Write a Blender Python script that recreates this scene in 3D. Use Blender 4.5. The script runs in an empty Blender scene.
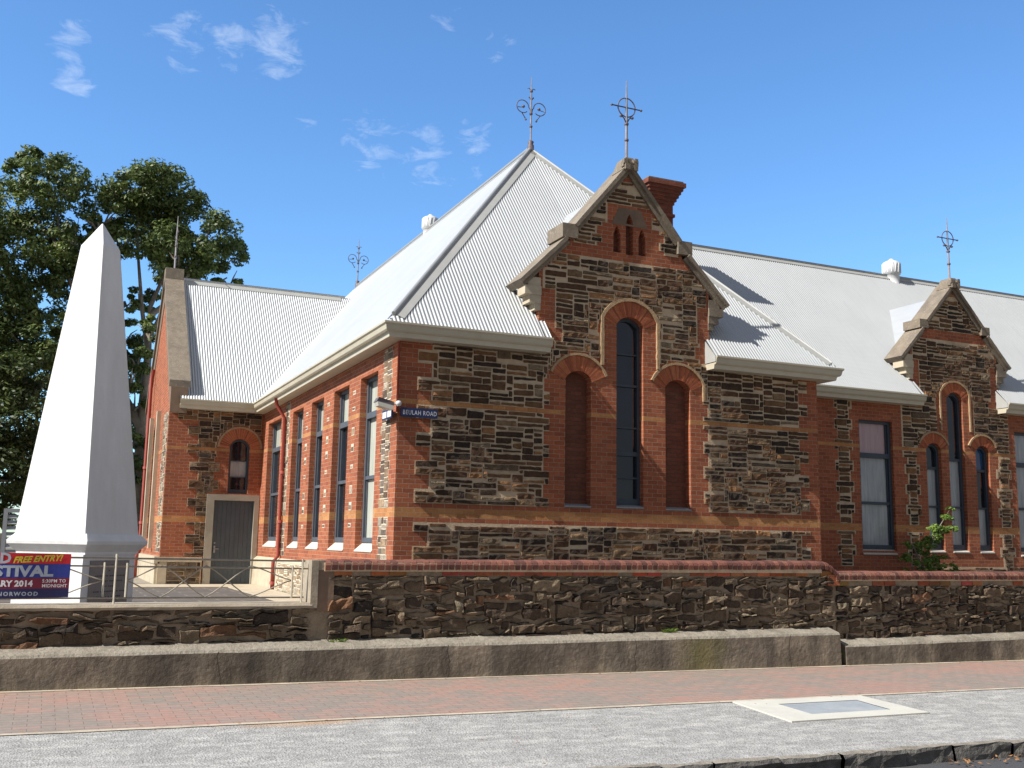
import bpy, math, random
from mathutils import Vector, Matrix, noise
from mathutils.geometry import tessellate_polygon

scene = bpy.context.scene
COL = scene.collection
rad = math.radians

# ------------------------------------------------------------------ camera
cam_data = bpy.data.cameras.new("camera")
cam_data.sensor_width = 36.0
cam_data.lens = 36.0 * 1031.0 / 1024.0
cam_data.clip_end = 3000
cam = bpy.data.objects.new("camera", cam_data)
COL.objects.link(cam)
cam.matrix_world = Matrix(((0.9117456, -0.0770904, -0.4034564, 0.0),
                           (-0.4104314, -0.1319746, -0.9022908, 0.0),
                           (0.0163120, 0.9882509, -0.1519675, 1.65),
                           (0, 0, 0, 1)))
scene.camera = cam

# ------------------------------------------------------------------ sky and sun
TO_SUN = Vector((-1.0, -0.115, 0.92)).normalized()
SUN_EL = math.asin(TO_SUN.z)
SUN_ROT = math.atan2(TO_SUN.x, TO_SUN.y) % (2 * math.pi)

world = bpy.data.worlds.new("World")
scene.world = world
world.use_nodes = True
wn = world.node_tree.nodes
wl = world.node_tree.links
wn.clear()
w_out = wn.new('ShaderNodeOutputWorld')
w_bg = wn.new('ShaderNodeBackground')
w_bg.inputs['Strength'].default_value = 0.13
sky = wn.new('ShaderNodeTexSky')
sky.sky_type = 'NISHITA'
sky.sun_disc = False
sky.sun_elevation = SUN_EL
sky.sun_rotation = SUN_ROT
sky.altitude = 50
sky.air_density = 1.0
sky.dust_density = 0.35
sky.ozone_density = 2.6
w_tc = wn.new('ShaderNodeTexCoord')
w_hsv = wn.new('ShaderNodeHueSaturation')
w_hsv.inputs['Hue'].default_value = 0.507
w_hsv.inputs['Saturation'].default_value = 1.08
w_hsv.inputs['Value'].default_value = 1.0
w_tint = wn.new('ShaderNodeMix'); w_tint.data_type = 'RGBA'; w_tint.blend_type = 'MULTIPLY'
w_tint.inputs['Factor'].default_value = 1.0
wl.new(sky.outputs[0], w_tint.inputs[6]); w_tint.inputs[7].default_value = (0.97, 1.22, 1.31, 1)
wl.new(w_tint.outputs[2], w_hsv.inputs['Color'])
# thin clouds: a few soft regions of the sky, broken up by stretched noise
def wmath(op, a, b=None, c=None):
    n = wn.new('ShaderNodeMath'); n.operation = op
    for i, v in enumerate((a, b, c)):
        if v is None: continue
        if isinstance(v, (int, float)): n.inputs[i].default_value = v
        else: wl.new(v, n.inputs[i])
    return n.outputs[0]
CLOUDS = [  # direction, spread, weight
    ((-0.013, 0.909, 0.417), 0.026, 0.85), ((-0.005, 0.922, 0.386), 0.022, 0.85),
    ((0.085, 0.897, 0.433), 0.045, 0.75), ((0.154, 0.885, 0.439), 0.040, 1.0),
    ((0.305, 0.881, 0.360), 0.045, 0.85), ((0.247, 0.898, 0.365), 0.045, 0.75), ((0.34, 0.865, 0.37), 0.035, 0.7),
    ((0.195, 0.904, 0.381), 0.028, 0.6), ((0.306, 0.825, 0.475), 0.030, 0.65),
    ((0.355, 0.822, 0.445), 0.030, 0.55), ((0.12, 0.892, 0.436), 0.035, 0.8),
]
acc = None
for dvec, s, wgt in CLOUDS:
    dv = Vector(dvec).normalized()
    dn = wn.new('ShaderNodeVectorMath'); dn.operation = 'DISTANCE'
    wl.new(w_tc.outputs['Generated'], dn.inputs[0]); dn.inputs[1].default_value = dv
    q = wmath('DIVIDE', dn.outputs['Value'], s)
    q = wmath('MULTIPLY', q, q)
    g = wmath('MULTIPLY', wmath('POWER', 2.718, wmath('MULTIPLY', q, -1.0)), wgt)
    acc = g if acc is None else wmath('MAXIMUM', acc, g)
w_map = wn.new('ShaderNodeMapping')
w_map.inputs['Scale'].default_value = (1.0, 1.0, 2.3)
w_map.inputs['Rotation'].default_value = (0.0, 0.12, 0.0)
wl.new(w_tc.outputs['Generated'], w_map.inputs['Vector'])
w_n = wn.new('ShaderNodeTexNoise')
w_n.inputs['Scale'].default_value = 30
w_n.inputs['Detail'].default_value = 9
w_n.inputs['Roughness'].default_value = 0.62
w_n.inputs['Distortion'].default_value = 0.5
wl.new(w_map.outputs[0], w_n.inputs['Vector'])
# cloud = smoothstep(noise - (0.75 - 0.45*region))
thr = wmath('SUBTRACT', 0.80, wmath('MULTIPLY', acc, 0.47))
dif = wmath('SUBTRACT', w_n.outputs['Fac'], thr)
cl = wmath('MULTIPLY', dif, 1.9)
cn = wn.new('ShaderNodeClamp'); wl.new(cl, cn.inputs['Value'])
cf = wmath('MULTIPLY', cn.outputs[0], 0.62)
w_mix = wn.new('ShaderNodeMix'); w_mix.data_type = 'RGBA'
wl.new(cf, w_mix.inputs['Factor'])
# grey mixed into unseen sky behind the camera, added to cut blue fill light
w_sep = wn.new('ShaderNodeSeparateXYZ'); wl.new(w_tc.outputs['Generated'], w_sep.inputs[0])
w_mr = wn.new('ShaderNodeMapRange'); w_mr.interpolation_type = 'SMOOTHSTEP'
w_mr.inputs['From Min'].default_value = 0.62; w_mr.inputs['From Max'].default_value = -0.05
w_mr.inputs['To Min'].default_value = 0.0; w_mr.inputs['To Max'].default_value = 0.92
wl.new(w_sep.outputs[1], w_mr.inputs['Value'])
w_fill = wn.new('ShaderNodeMix'); w_fill.data_type = 'RGBA'
wl.new(w_mr.outputs[0], w_fill.inputs['Factor'])
wl.new(w_hsv.outputs[0], w_fill.inputs[6]); w_fill.inputs[7].default_value = (1.42, 1.48, 1.66, 1)
wl.new(w_fill.outputs[2], w_mix.inputs[6])
w_mix.inputs[7].default_value = (6.5, 6.9, 7.4, 1)
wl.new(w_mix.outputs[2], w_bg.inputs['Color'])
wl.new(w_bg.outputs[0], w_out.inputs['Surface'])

sun_data = bpy.data.lights.new("sun", 'SUN')
sun_data.energy = 5.0
sun_data.angle = rad(0.53)
sun_data.color = (1.0, 0.96, 0.895)
sun = bpy.data.objects.new("sun", sun_data)
sun.rotation_mode = 'QUATERNION'
sun.rotation_quaternion = TO_SUN.to_track_quat('Z', 'Y')
sun.location = TO_SUN * 60
COL.objects.link(sun)

scene.view_settings.view_transform = 'Standard'
scene.view_settings.look = 'None'
scene.view_settings.gamma = 1
scene.view_settings.exposure = 0.45
scene.render.engine = 'CYCLES'
scene.render.resolution_x = 1024
scene.render.resolution_y = 768

# ------------------------------------------------------------------ materials
def new_mat(name):
    m = bpy.data.materials.new(name)
    m.use_nodes = True
    nt = m.node_tree
    b = nt.nodes['Principled BSDF']
    return m, nt, b

class NT:
    def __init__(s, nt): s.nt = nt
    def node(s, t, **kw):
        n = s.nt.nodes.new(t)
        for k, v in kw.items(): setattr(n, k, v)
        return n
    def link(s, a, b): s.nt.links.new(a, b)
    def set(s, inp, v):
        if hasattr(v, 'is_linked') or isinstance(v, bpy.types.NodeSocket): s.link(v, inp)
        else: inp.default_value = v
    def math(s, op, a, b=None, c=None):
        n = s.node('ShaderNodeMath', operation=op)
        for i, v in enumerate((a, b, c)):
            if v is not None: s.set(n.inputs[i], v)
        return n.outputs[0]
    def noise(s, vec, scale, detail=4, rough=0.55, dist=0.0):
        n = s.node('ShaderNodeTexNoise')
        if vec is not None: s.link(vec, n.inputs['Vector'])
        n.inputs['Scale'].default_value = scale
        n.inputs['Detail'].default_value = detail
        n.inputs['Roughness'].default_value = rough
        n.inputs['Distortion'].default_value = dist
        return n.outputs['Fac']
    def ramp(s, fac, stops, interp='LINEAR'):
        n = s.node('ShaderNodeValToRGB')
        cr = n.color_ramp; cr.interpolation = interp
        while len(cr.elements) < len(stops): cr.elements.new(0.5)
        for e, (p, c) in zip(cr.elements, stops):
            e.position = p
            e.color = (c, c, c, 1) if isinstance(c, (int, float)) else (*c, 1)
        s.link(fac, n.inputs[0])
        return n.outputs[0]
    def mix(s, fac, a, b, blend='MIX'):
        n = s.node('ShaderNodeMix', data_type='RGBA', blend_type=blend)
        s.set(n.inputs[0], fac)
        for i, v in ((6, a), (7, b)):
            if isinstance(v, tuple) and len(v) == 3: v = (*v, 1)
            s.set(n.inputs[i], v)
        return n.outputs[2]
    def bump(s, h, strength, dist, prev=None):
        n = s.node('ShaderNodeBump')
        n.inputs['Strength'].default_value = strength
        n.inputs['Distance'].default_value = dist
        s.link(h, n.inputs['Height'])
        if prev is not None: s.link(prev, n.inputs['Normal'])
        return n.outputs[0]
    def obj(s): return s.node('ShaderNodeTexCoord').outputs['Object']
    def uv(s): return s.node('ShaderNodeTexCoord').outputs['UV']

V0 = 2.08          # height where the brick courses are counted from
CH = 0.0865        # height of one course

def brick_mat(name, bands=True, c1=(0.49, 0.140, 0.056), c2=(0.33, 0.082, 0.034), mort=(0.55, 0.36, 0.235), dirt=0.35):
    m, nt, b = new_mat(name); n = NT(nt)
    uv = n.uv()
    sep = n.node('ShaderNodeSeparateXYZ'); n.link(uv, sep.inputs[0])
    v = n.math('SUBTRACT', sep.outputs[1], V0)
    comb = n.node('ShaderNodeCombineXYZ'); n.link(sep.outputs[0], comb.inputs[0]); n.link(v, comb.inputs[1])
    def bt(ca, cb, mo):
        t = n.node('ShaderNodeTexBrick')
        n.link(comb.outputs[0], t.inputs['Vector'])
        t.inputs['Scale'].default_value = 1
        t.inputs['Brick Width'].default_value = 0.236
        t.inputs['Row Height'].default_value = CH
        t.inputs['Mortar Size'].default_value = 0.0055
        t.inputs['Mortar Smooth'].default_value = 0.25
        t.inputs['Color1'].default_value = (*ca, 1); t.inputs['Color2'].default_value = (*cb, 1)
        t.inputs['Mortar'].default_value = (*mo, 1)
        return t
    t = bt(c1, c2, mort)
    col = t.outputs['Color']
    if bands:
        t2 = bt((0.66, 0.30, 0.105), (0.50, 0.20, 0.065), (0.60, 0.40, 0.23))
        def band(lo, hi):
            a = n.math('GREATER_THAN', v, lo); c = n.math('LESS_THAN', v, hi)
            return n.math('MULTIPLY', a, c)
        f = n.math('ADD', band(0.0, 2 * CH), band(24 * CH, 25 * CH))
        col = n.mix(f, col, t2.outputs['Color'])
    ob = n.obj()
    n1 = n.noise(ob, 1.3, 5, 0.6)
    col = n.mix(n.ramp(n1, [(0.3, 0.0), (0.75, dirt)]), col, (0.10, 0.055, 0.035))
    n2 = n.noise(ob, 23, 3, 0.6)
    col = n.mix(0.55, col, n.ramp(n2, [(0.2, 0.55), (0.8, 1.35)]), 'MULTIPLY')
    n3 = n.noise(ob, 4.3, 4, 0.7)
    col = n.mix(n.ramp(n3, [(0.6, 0.0), (0.85, 0.35)]), col, (0.42, 0.28, 0.2))
    n.link(col, b.inputs['Base Color'])
    b.inputs['Roughness'].default_value = 0.9
    h = n.math('MULTIPLY', t.outputs['Fac'], -1.0)
    nm = n.bump(h, 1.0, 0.012)
    nm = n.bump(n.noise(ob, 38, 4, 0.7), 0.7, 0.02, nm)
    n.link(nm, b.inputs['Normal'])
    return m

def attr_mat(name, bump1=(30, 0.6, 0.02), bump2=None, rough=0.9, var=0.6, vscale=14, tint=None, lichen=0.0):
    m, nt, b = new_mat(name); n = NT(nt)
    a = n.node('ShaderNodeAttribute'); a.attribute_name = 'Col'
    ob = n.obj()
    col = n.mix(var, a.outputs['Color'], n.ramp(n.noise(ob, vscale, 6, 0.65), [(0.25, 0.35), (0.75, 1.6)]), 'MULTIPLY')
    if tint:
        col = n.mix(n.ramp(n.noise(ob, 5.0, 5, 0.65), [(0.5, 0.0), (0.8, tint[1])]), col, tint[0])
    if lichen:
        col = n.mix(n.ramp(n.noise(ob, 45.0, 3, 0.65), [(0.6, 0.0), (0.72, lichen)]), col, (0.36, 0.30, 0.22))
    n.link(col, b.inputs['Base Color'])
    b.inputs['Roughness'].default_value = rough
    nm = n.bump(n.noise(ob, bump1[0], 7, 0.68), bump1[1], bump1[2])
    if bump2: nm = n.bump(n.noise(ob, bump2[0], 4, 0.6), bump2[1], bump2[2], nm)
    n.link(nm, b.inputs['Normal'])
    return m

def rough_mat(name, c1, c2, scale=6, rough=0.9, bump=(40, 0.4, 0.01), c3=None, spots=None, streak=None, spec=None, metallic=0):
    m, nt, b = new_mat(name); n = NT(nt)
    ob = n.obj()
    f = n.noise(ob, scale, 6, 0.65)
    col = n.mix(n.ramp(f, [(0.3, 0.0), (0.7, 1.0)]), c1, c2)
    if c3: col = n.mix(n.ramp(n.noise(ob, scale * 0.35, 5, 0.6), [(0.5, 0.0), (0.75, 0.8)]), col, c3)
    if spots: col = n.mix(n.ramp(n.noise(ob, spots[0], 3, 0.6), [(0.58, 0.0), (0.7, spots[2])]), col, spots[1])
    if streak:
        mp = n.node('ShaderNodeMapping'); mp.inputs['Scale'].default_value = (1.1, 1.1, 0.22)
        n.link(ob, mp.inputs['Vector'])
        col = n.mix(n.ramp(n.noise(mp.outputs[0], 3.0, 6, 0.6), [(0.35, streak[1]), (0.62, 0.0)]), col, streak[0])
    n.link(col, b.inputs['Base Color'])
    b.inputs['Roughness'].default_value = rough
    b.inputs['Metallic'].default_value = metallic
    if spec is not None: b.inputs['Specular IOR Level'].default_value = spec
    if bump:
        n.link(n.bump(n.noise(ob, bump[0], 5, 0.65), bump[1], bump[2]), b.inputs['Normal'])
    return m

M = {}
M['brick'] = brick_mat('red brick')
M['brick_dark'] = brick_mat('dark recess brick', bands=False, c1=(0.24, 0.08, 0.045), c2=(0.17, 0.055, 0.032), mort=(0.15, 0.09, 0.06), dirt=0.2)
M['chimney'] = brick_mat('chimney brick', bands=False, c1=(0.30, 0.08, 0.045), c2=(0.2, 0.055, 0.03), mort=(0.16, 0.08, 0.05))
M['arch'] = attr_mat('arch brick', (60, 0.5, 0.01), var=0.4)
M['stone'] = attr_mat('ironstone', (26, 0.9, 0.035), (7, 0.5, 0.05), var=0.75, vscale=11, tint=((0.15, 0.075, 0.032), 0.6), lichen=0.3)
M['rubble'] = attr_mat('rough rubble stone', (22, 1.0, 0.05), (6, 0.6, 0.08), var=0.8, vscale=9, tint=((0.16, 0.11, 0.065), 0.5), lichen=0.4)
M['mortar'] = rough_mat('lime mortar', (0.54, 0.41, 0.27), (0.66, 0.52, 0.36), 9, bump=(35, 0.9, 0.02), c3=(0.32, 0.22, 0.14))
M['mortar_dark'] = rough_mat('weathered mortar', (0.27, 0.21, 0.145), (0.40, 0.31, 0.215), 8, bump=(30, 0.9, 0.03), c3=(0.13, 0.095, 0.065))
M['mortar_pale'] = rough_mat('pale pointing', (0.58, 0.50, 0.38), (0.68, 0.60, 0.47), 9, bump=(35, 0.6, 0.015))
M['border'] = rough_mat('sandy label mould', (0.36, 0.235, 0.13), (0.50, 0.35, 0.20), 18, bump=(45, 0.9, 0.02), c3=(0.22, 0.15, 0.10))
M['coping'] = rough_mat('weathered cement coping', (0.27, 0.22, 0.165), (0.17, 0.138, 0.10), 5, bump=(30, 0.7, 0.012), c3=(0.12, 0.10, 0.085), spots=(22, (0.42, 0.40, 0.34), 0.5))
M['render'] = rough_mat('stained render', (0.25, 0.17, 0.115), (0.17, 0.115, 0.078), 4, bump=(30, 0.5, 0.01), c3=(0.12, 0.09, 0.07))
M['cream_stone'] = rough_mat('cream dressed stone', (0.56, 0.49, 0.37), (0.46, 0.39, 0.28), 6, bump=(35, 0.5, 0.008), c3=(0.36, 0.29, 0.2))
M['door_surround'] = rough_mat('cement door surround', (0.40, 0.36, 0.29), (0.33, 0.29, 0.23), 4, bump=(40, 0.3, 0.006), c3=(0.26, 0.23, 0.18))
M['lip'] = rough_mat('wall lip cement', (0.42, 0.36, 0.27), (0.30, 0.25, 0.185), 5, bump=(30, 0.7, 0.012), c3=(0.2, 0.165, 0.12))
M['footing_top'] = rough_mat('footing top concrete', (0.36, 0.32, 0.26), (0.24, 0.21, 0.165), 6, bump=(18, 0.9, 0.03), c3=(0.13, 0.11, 0.085), spots=(14, (0.42, 0.38, 0.3), 0.5))
M['footing'] = rough_mat('stained footing concrete', (0.31, 0.26, 0.195), (0.15, 0.12, 0.088), 3.0, bump=(16, 0.9, 0.03), c3=(0.09, 0.07, 0.055), spots=(9, (0.30, 0.25, 0.18), 0.6), streak=((0.05, 0.042, 0.036), 0.7))
M['gutter'] = rough_mat('cream gutter paint', (0.56, 0.51, 0.39), (0.50, 0.45, 0.34), 3, rough=0.5, bump=None, c3=(0.44, 0.39, 0.29))
M['fascia'] = rough_mat('pale fascia paint', (0.62, 0.58, 0.46), (0.55, 0.50, 0.39), 3, rough=0.6, bump=None)
M['frame'] = rough_mat('blue grey window paint', (0.055, 0.075, 0.10), (0.04, 0.055, 0.075), 6, rough=0.5, bump=None)
M['frame_light'] = rough_mat('slate window paint', (0.105, 0.12, 0.14), (0.08, 0.09, 0.11), 6, rough=0.5, bump=None)
M['sill'] = rough_mat('painted sill', (0.62, 0.59, 0.52), (0.5, 0.46, 0.4), 8, rough=0.8, bump=(40, 0.3, 0.005))
M['sill_grey'] = rough_mat('slate sill', (0.30, 0.31, 0.32), (0.22, 0.22, 0.23), 8, rough=0.8, bump=(40, 0.3, 0.005))
M['iron'] = rough_mat('painted iron', (0.10, 0.08, 0.10), (0.15, 0.12, 0.13), 20, rough=0.55, bump=None)
M['iron_grey'] = rough_mat('grey iron rod', (0.26, 0.25, 0.27), (0.16, 0.14, 0.15), 14, rough=0.5, bump=None)
M['pipe'] = rough_mat('red oxide pipe paint', (0.34, 0.055, 0.035), (0.26, 0.045, 0.03), 6, rough=0.5, bump=None)
M['rail'] = rough_mat('dull cream rail paint', (0.42, 0.375, 0.29), (0.28, 0.24, 0.18), 14, rough=0.6, bump=None)
M['white'] = rough_mat('white masonry paint', (0.86, 0.86, 0.85), (0.82, 0.82, 0.81), 2.2, rough=0.75, bump=(9, 0.5, 0.012), c3=(0.77, 0.77, 0.755), streak=((0.60, 0.59, 0.56), 0.35), spots=(30, (0.55, 0.54, 0.5), 0.12))
M['plaque'] = rough_mat('granite plaque', (0.28, 0.25, 0.24), (0.22, 0.195, 0.19), 30, rough=0.5, bump=None)
M['engraving'] = rough_mat('dark engraving', (0.09, 0.08, 0.08), (0.07, 0.06, 0.06), 30, rough=0.7, bump=None)
M['vent'] = rough_mat('white roof ventilator', (0.72, 0.73, 0.73), (0.62, 0.63, 0.64), 8, rough=0.35, bump=None)
M['bark'] = rough_mat('pale bark', (0.28, 0.24, 0.19), (0.14, 0.11, 0.085), 3, bump=(12, 0.6, 0.03), c3=(0.38, 0.34, 0.28))
M['asphalt'] = rough_mat('asphalt', (0.055, 0.055, 0.058), (0.085, 0.085, 0.088), 60, bump=(180, 0.6, 0.008))
M['earth'] = rough_mat('dry earth', (0.22, 0.18, 0.13), (0.15, 0.13, 0.09), 1.5, bump=(10, 0.4, 0.02), c3=(0.10, 0.11, 0.05))
M['kerb'] = rough_mat('bluestone kerb', (0.17, 0.16, 0.145), (0.07, 0.066, 0.06), 7, bump=(14, 1.0, 0.04), c3=(0.20, 0.19, 0.17), spots=(6, (0.26, 0.23, 0.2), 0.5))
def moss(m):
    n = NT(m.node_tree); b = m.node_tree.nodes['Principled BSDF']; old = b.inputs['Base Color'].links[0].from_socket
    ob = n.obj()
    big = n.ramp(n.noise(ob, 0.8, 6, 0.65), [(0.35, 0.55), (0.65, 1.45)])
    col = n.mix(1.0, old, big, 'MULTIPLY')
    d = n.node('ShaderNodeVectorMath', operation='DISTANCE'); n.link(ob, d.inputs[0]); d.inputs[1].default_value = (8.4, 12.2, .2)
    f = n.math('ADD', d.outputs['Value'], n.math('MULTIPLY', n.noise(ob, 7, 5, .7), .5))
    col = n.mix(n.ramp(f, [(0.35, 0.55), (0.75, 0.0)]), col, (0.24, 0.21, 0.07))
    n.link(col, b.inputs['Base Color'])
moss(M['footing'])
M['joint'] = rough_mat('dark joint', (0.05, 0.04, 0.032), (0.03, 0.025, 0.02), 8, bump=None)
M['edging'] = rough_mat('sandy edging', (0.60, 0.52, 0.40), (0.42, 0.35, 0.26), 7, bump=(40, 0.6, 0.01), c3=(0.3, 0.25, 0.19))
M['lid_frame'] = rough_mat('pale concrete surround', (0.60, 0.58, 0.51), (0.52, 0.50, 0.44), 5, bump=(60, 0.3, 0.004), c3=(0.55, 0.53, 0.45))
M['lid'] = rough_mat('grey lid concrete', (0.33, 0.36, 0.38), (0.27, 0.29, 0.31), 6, bump=(60, 0.3, 0.004), c3=(0.4, 0.42, 0.42))
M['hip_cap'] = rough_mat('zinc capping', (0.43, 0.43, 0.41), (0.38, 0.38, 0.36), 3, rough=0.45, bump=None)
M['side_run'] = rough_mat('dark blue-grey strip', (0.10, 0.115, 0.14), (0.07, 0.085, 0.105), 3, rough=0.6, bump=None)  # dark blue-grey strip along the left side of the front hip
M['banner_red'] = rough_mat('banner red', (0.62, 0.015, 0.02), (0.50, 0.012, 0.02), 3, rough=0.45, bump=None)
M['banner_blue'] = rough_mat('banner blue', (0.03, 0.05, 0.30), (0.02, 0.03, 0.22), 3, rough=0.45, bump=None)
M['banner_navy'] = rough_mat('banner navy', (0.02, 0.02, 0.10), (0.015, 0.015, 0.08), 3, rough=0.45, bump=None)
M['banner_maroon'] = rough_mat('banner maroon', (0.22, 0.015, 0.04), (0.18, 0.012, 0.04), 3, rough=0.45, bump=None)
M['silver'] = rough_mat('silver print', (0.45, 0.50, 0.56), (0.32, 0.37, 0.44), 12, rough=0.45, bump=None)
M['white_print'] = rough_mat('white print', (0.78, 0.78, 0.80), (0.7, 0.7, 0.72), 12, rough=0.5, bump=None)
M['yellow_print'] = rough_mat('yellow print', (0.70, 0.60, 0.03), (0.45, 0.45, 0.05), 12, rough=0.5, bump=None)
M['sign_blue'] = rough_mat('enamel sign blue', (0.02, 0.03, 0.12), (0.015, 0.025, 0.09), 12, rough=0.35, bump=None)
M['tin_white'] = rough_mat('pale metal roof', (0.62, 0.64, 0.65), (0.56, 0.58, 0.6), 2, rough=0.5, bump=None)
M['void'] = rough_mat('unlit interior', (0.012, 0.012, 0.014), (0.02, 0.02, 0.02), 2, bump=None)
M['lamp_glass'] = rough_mat('lamp diffuser', (0.55, 0.53, 0.46), (0.5, 0.48, 0.42), 6, rough=0.3, bump=None)
M['leaf_litter'] = rough_mat('dry leaves', (0.40, 0.20, 0.07), (0.25, 0.12, 0.05), 30, bump=None)
M['screen'] = rough_mat('grey louvre metal', (0.38, 0.40, 0.42), (0.33, 0.35, 0.37), 4, rough=0.5, bump=None)
M['cream_wall'] = rough_mat('cream brick wall', (0.5, 0.42, 0.3), (0.4, 0.33, 0.24), 4, bump=None)

def door_mat():
    m, nt, b = new_mat('slate door paint'); n = NT(nt)
    ob = n.obj()
    col = n.mix(n.ramp(n.noise(ob, 3, 5, 0.6), [(0.3, 0.0), (0.7, 1.0)]), (0.085, 0.105, 0.125), (0.065, 0.082, 0.10))
    n.link(col, b.inputs['Base Color']); b.inputs['Roughness'].default_value = 0.55
    return m
M['door'] = door_mat()

def roof_mat(name, c1, c2, c3):
    m, nt, b = new_mat(name); n = NT(nt)
    ob = n.obj()
    col = n.mix(n.ramp(n.noise(ob, 0.7, 6, 0.6), [(0.3, 0.0), (0.7, 1.0)]), c1, c2)
    mp = n.node('ShaderNodeMapping'); mp.inputs['Scale'].default_value = (6, 0.5, 0.5); n.link(ob, mp.inputs['Vector'])
    col = n.mix(n.ramp(n.noise(mp.outputs[0], 2.2, 5, 0.6), [(0.5, 0.0), (0.8, 0.5)]), col, c3)
    n.link(col, b.inputs['Base Color'])
    b.inputs['Roughness'].default_value = 0.55
    b.inputs['Metallic'].default_value = 0.5
    b.inputs['Specular IOR Level'].default_value = 0.35
    return m
M['roof'] = roof_mat('corrugated galvanised roofing', (0.53, 0.545, 0.55), (0.49, 0.505, 0.51), (0.43, 0.445, 0.45))

def glass_mat(name, tint, rough=0.04, curtain=None):
    m, nt, b = new_mat(name); n = NT(nt)
    ob = n.obj()
    if curtain:
        mp = n.node('ShaderNodeMapping'); mp.inputs['Scale'].default_value = (9, 9, 0.8); n.link(ob, mp.inputs['Vector'])
        col = n.mix(n.ramp(n.noise(mp.outputs[0], 1.5, 4, 0.6, 0.6), [(0.35, 0.0), (0.65, 1.0)]), tint, curtain)
        n.link(col, b.inputs['Base Color'])
    else:
        col = n.mix(n.ramp(n.noise(ob, 2.0, 3, 0.5), [(0.4, 0.0), (0.6, 1.0)]), tint, tuple(c * 0.6 for c in tint))
        n.link(col, b.inputs['Base Color'])
    b.inputs['Roughness'].default_value = rough
    b.inputs['Specular IOR Level'].default_value = 0.5
    b.inputs['Coat Weight'].default_value = 0.5
    b.inputs['Coat Roughness'].default_value = 0.03
    n.link(n.bump(n.noise(ob, 1.6, 2, 0.5), 0.12, 0.05), b.inputs['Coat Normal'])
    return m
M['glass'] = glass_mat('dark window glass', (0.015, 0.02, 0.028))
M['glass_curtain'] = glass_mat('glass over pale blind', (0.30, 0.32, 0.33), 0.2, (0.46, 0.48, 0.48))
M['glass_pink'] = glass_mat('glass over pink paper', (0.45, 0.28, 0.29), 0.2, (0.52, 0.36, 0.36))
M['glass_side'] = glass_mat('glass over cream blind', (0.50, 0.52, 0.44), 0.15, (0.66, 0.67, 0.58))
M['glass_blue'] = glass_mat('glass over blue paper', (0.02, 0.10, 0.24), 0.15, (0.02, 0.07, 0.17))

def paving_mat():
    m, nt, b = new_mat('red and grey pavers'); n = NT(nt)
    uv = n.uv()
    t = n.node('ShaderNodeTexBrick'); n.link(uv, t.inputs['Vector'])
    t.inputs['Scale'].default_value = 1
    t.inputs['Brick Width'].default_value = 0.23; t.inputs['Row Height'].default_value = 0.115
    t.offset = 0.5
    t.inputs['Mortar Size'].default_value = 0.0028; t.inputs['Mortar Smooth'].default_value = 0.2
    t.inputs['Color1'].default_value = (0.0, 0.0, 0.0, 1); t.inputs['Color2'].default_value = (1, 1, 1, 1)
    t.inputs['Mortar'].default_value = (0.5, 0.5, 0.5, 1)
    big = n.noise(uv, 0.55, 4, 0.6)
    f = n.math('ADD', n.math('MULTIPLY', t.outputs['Color'], 0.55), n.math('MULTIPLY', n.math('SUBTRACT', big, 0.5), 1.5))
    col = n.ramp(f, [(0.12, (0.27, 0.225, 0.19)), (0.30, (0.32, 0.23, 0.19)), (0.6, (0.36, 0.225, 0.18)), (0.9, (0.38, 0.205, 0.155))])
    col = n.mix(0.45, col, n.ramp(n.noise(uv, 11, 6, 0.7), [(0.25, 0.6), (0.75, 1.35)]), 'MULTIPLY')
    col = n.mix(t.outputs['Fac'], col, (0.17, 0.125, 0.095))
    n.link(col, b.inputs['Base Color']); b.inputs['Roughness'].default_value = 0.9
    nm = n.bump(n.math('MULTIPLY', t.outputs['Fac'], -1.0), 0.8, 0.006)
    nm = n.bump(n.noise(uv, 60, 4, 0.7), 0.4, 0.006, nm)
    n.link(nm, b.inputs['Normal'])
    return m
M['paving'] = paving_mat()

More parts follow.
